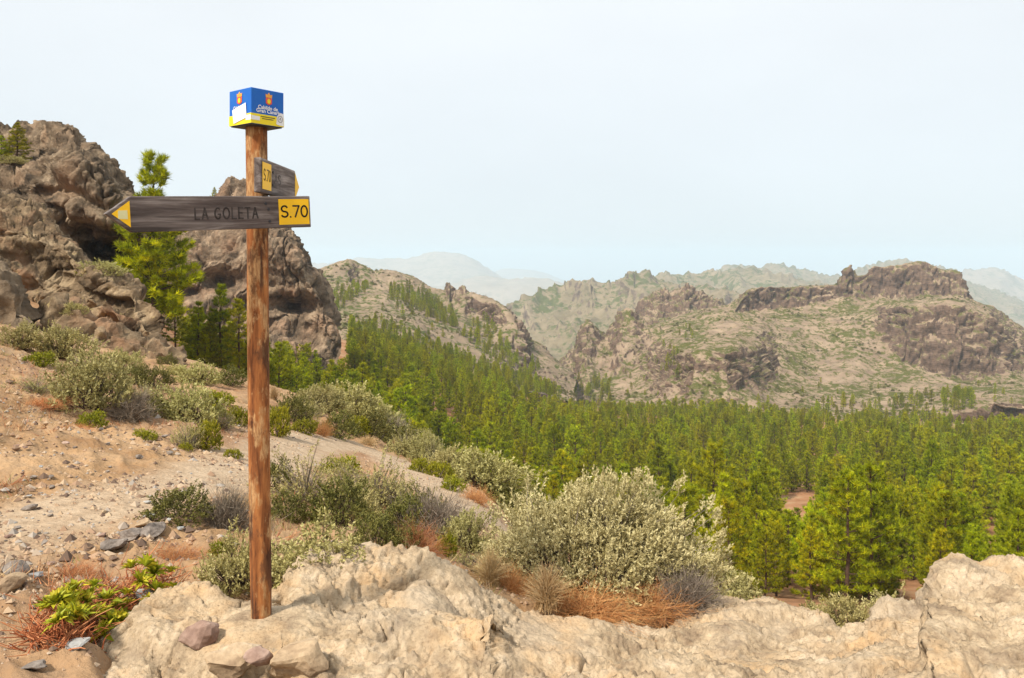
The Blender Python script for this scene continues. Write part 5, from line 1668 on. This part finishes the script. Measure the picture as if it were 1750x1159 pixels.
def litter():
    """short dry stalks and grass between the shrubs, nobody could count them"""
    r = np.random.default_rng(41); n = 9000
    px = r.uniform(-60, 980, n); dd = np.exp(r.uniform(math.log(4.2), math.log(26), n))
    X = (px - CX) / F * dd; Z = ground_z(X, dd)
    ok = (trail_dist(X, dd) > .65) & (fbm(np.stack([X, dd, X * 0], -1), 1.6, 3, .5, 9.) > .05) & ~((px > 240) & (dd < 4.9))
    X, dd, Z = X[ok], dd[ok], Z[ok]; n = len(X)
    b = np.stack([X, dd, Z - .01], -1); d = r.normal(0, .5, (n, 3)); d[:, 2] = r.uniform(.3, 1.1, n)
    L = r.uniform(.05, .16, n)
    nb = 5
    bb = np.repeat(b, nb, 0) + r.normal(0, .02, (n * nb, 3)) * np.array([1, 1, 0]); d2 = np.repeat(d, nb, 0) + r.normal(0, .45, (n * nb, 3)); d2[:, 2] = np.abs(d2[:, 2])
    V, fq = blades(bb, d2, np.repeat(L, nb) * r.uniform(.6, 1.2, n * nb), .007, r, tri=True)
    tint = np.repeat(np.repeat(r.random(n), nb), 3)
    kk = NT('dry_stalks')
    col = kk.ramp(kk.attr('tint'), [(.05, (.36, .13, .06)), (.3, (.50, .25, .12)), (.55, (.50, .36, .20)), (.8, (.28, .21, .16)), (.97, (.24, .24, .06))])
    m = kk.finish(col, .95, None, .1)
    link('dry_stalks', new_mesh('dry_stalks', V, fq, m, False, {'tint': tint}), kind='stuff', label='short dry stalks between the shrubs', cat='dry grass')
litter()
# ------------------------------------------------------------------ scrub on the far slopes
def scrub():
    r = np.random.default_rng(61); pts = []; sc = []
    for key, cnt in (('mountain', 1800), ('ridge', 1000), ('rocky_spur.001', 250), ('rocky_spur', 100)):
        G, n = MTN[key]; fl = G.reshape(-1, 3); nz = np.abs(n[..., 2]).ravel()
        w = (nz > .5) * (fbm(fl, 45, 3, .6, 3.3) > r.random(len(fl)) * .8 - .05)
        k = r.choice(np.where(w)[0], min(cnt, int(w.sum())), False)
        q = fl[k].copy(); q[:, :2] += r.normal(0, .8, (len(k), 2)); pts.append(q); sc.append(.8 + 2.2 * r.random(len(k)) ** 2.5)
    pts = np.concatenate(pts); sc = np.concatenate(sc)
    me = bpy.data.meshes.new('mountain_scrub'); me.from_pydata([tuple(p) for p in pts], [], [])
    for nm, v in (('scl', sc), ('rot', r.uniform(0, 6.28, len(sc)))):
        a = me.attributes.new(nm, 'FLOAT', 'POINT'); a.data.foreach_set('value', v.astype(np.float32))
    o = link('mountain_scrub', me, kind='stuff', label='low dark scrub dotted over the far mountain slopes', cat='scrub')
    src = [x for x in bpy.data.objects if x.name.startswith('foliage') and x.data.name.startswith('shrub_foliage') and x.data.materials[0] == M_OLIVE][0]
    g = bpy.data.node_groups.new('mountain_scrub', 'GeometryNodeTree')
    g.interface.new_socket('Geometry', in_out='INPUT', socket_type='NodeSocketGeometry')
    g.interface.new_socket('Geometry', in_out='OUTPUT', socket_type='NodeSocketGeometry')
    N = g.nodes.new; Lk = g.links.new
    gi, go = N('NodeGroupInput'), N('NodeGroupOutput')
    def named(nm):
        x = N('GeometryNodeInputNamedAttribute'); x.data_type = 'FLOAT'; x.inputs['Name'].default_value = nm; return x.outputs['Attribute']
    cx = N('ShaderNodeCombineXYZ'); Lk(named('rot'), cx.inputs[2])
    er = N('FunctionNodeEulerToRotation'); Lk(cx.outputs[0], er.inputs[0])
    oi = N('GeometryNodeObjectInfo'); oi.transform_space = 'ORIGINAL'; oi.inputs['Object'].default_value = src
    ip = N('GeometryNodeInstanceOnPoints')
    Lk(gi.outputs[0], ip.inputs['Points']); Lk(oi.outputs['Geometry'], ip.inputs['Instance'])
    Lk(er.outputs[0], ip.inputs['Rotation']); Lk(named('scl'), ip.inputs['Scale'])
    Lk(ip.outputs[0], go.inputs[0])
    m = o.modifiers.new('mountain_scrub', 'NODES'); m.node_group = g
scrub()

# ------------------------------------------------------------------ haze
def haze():
    V, q = box_vf(-21000, 21000, -21000, 21000, -1800, 190)
    k = NT('haze_air')
    v = k.n('VolumePrincipled')
    v.inputs['Color'].default_value = (.70, .84, .95, 1)
    v.inputs['Density'].default_value = 1.3e-4
    k.l(v.outputs[0], k.out.inputs['Volume'])
    link('haze', new_mesh('haze', V, q, k.m), kind='stuff')
haze()
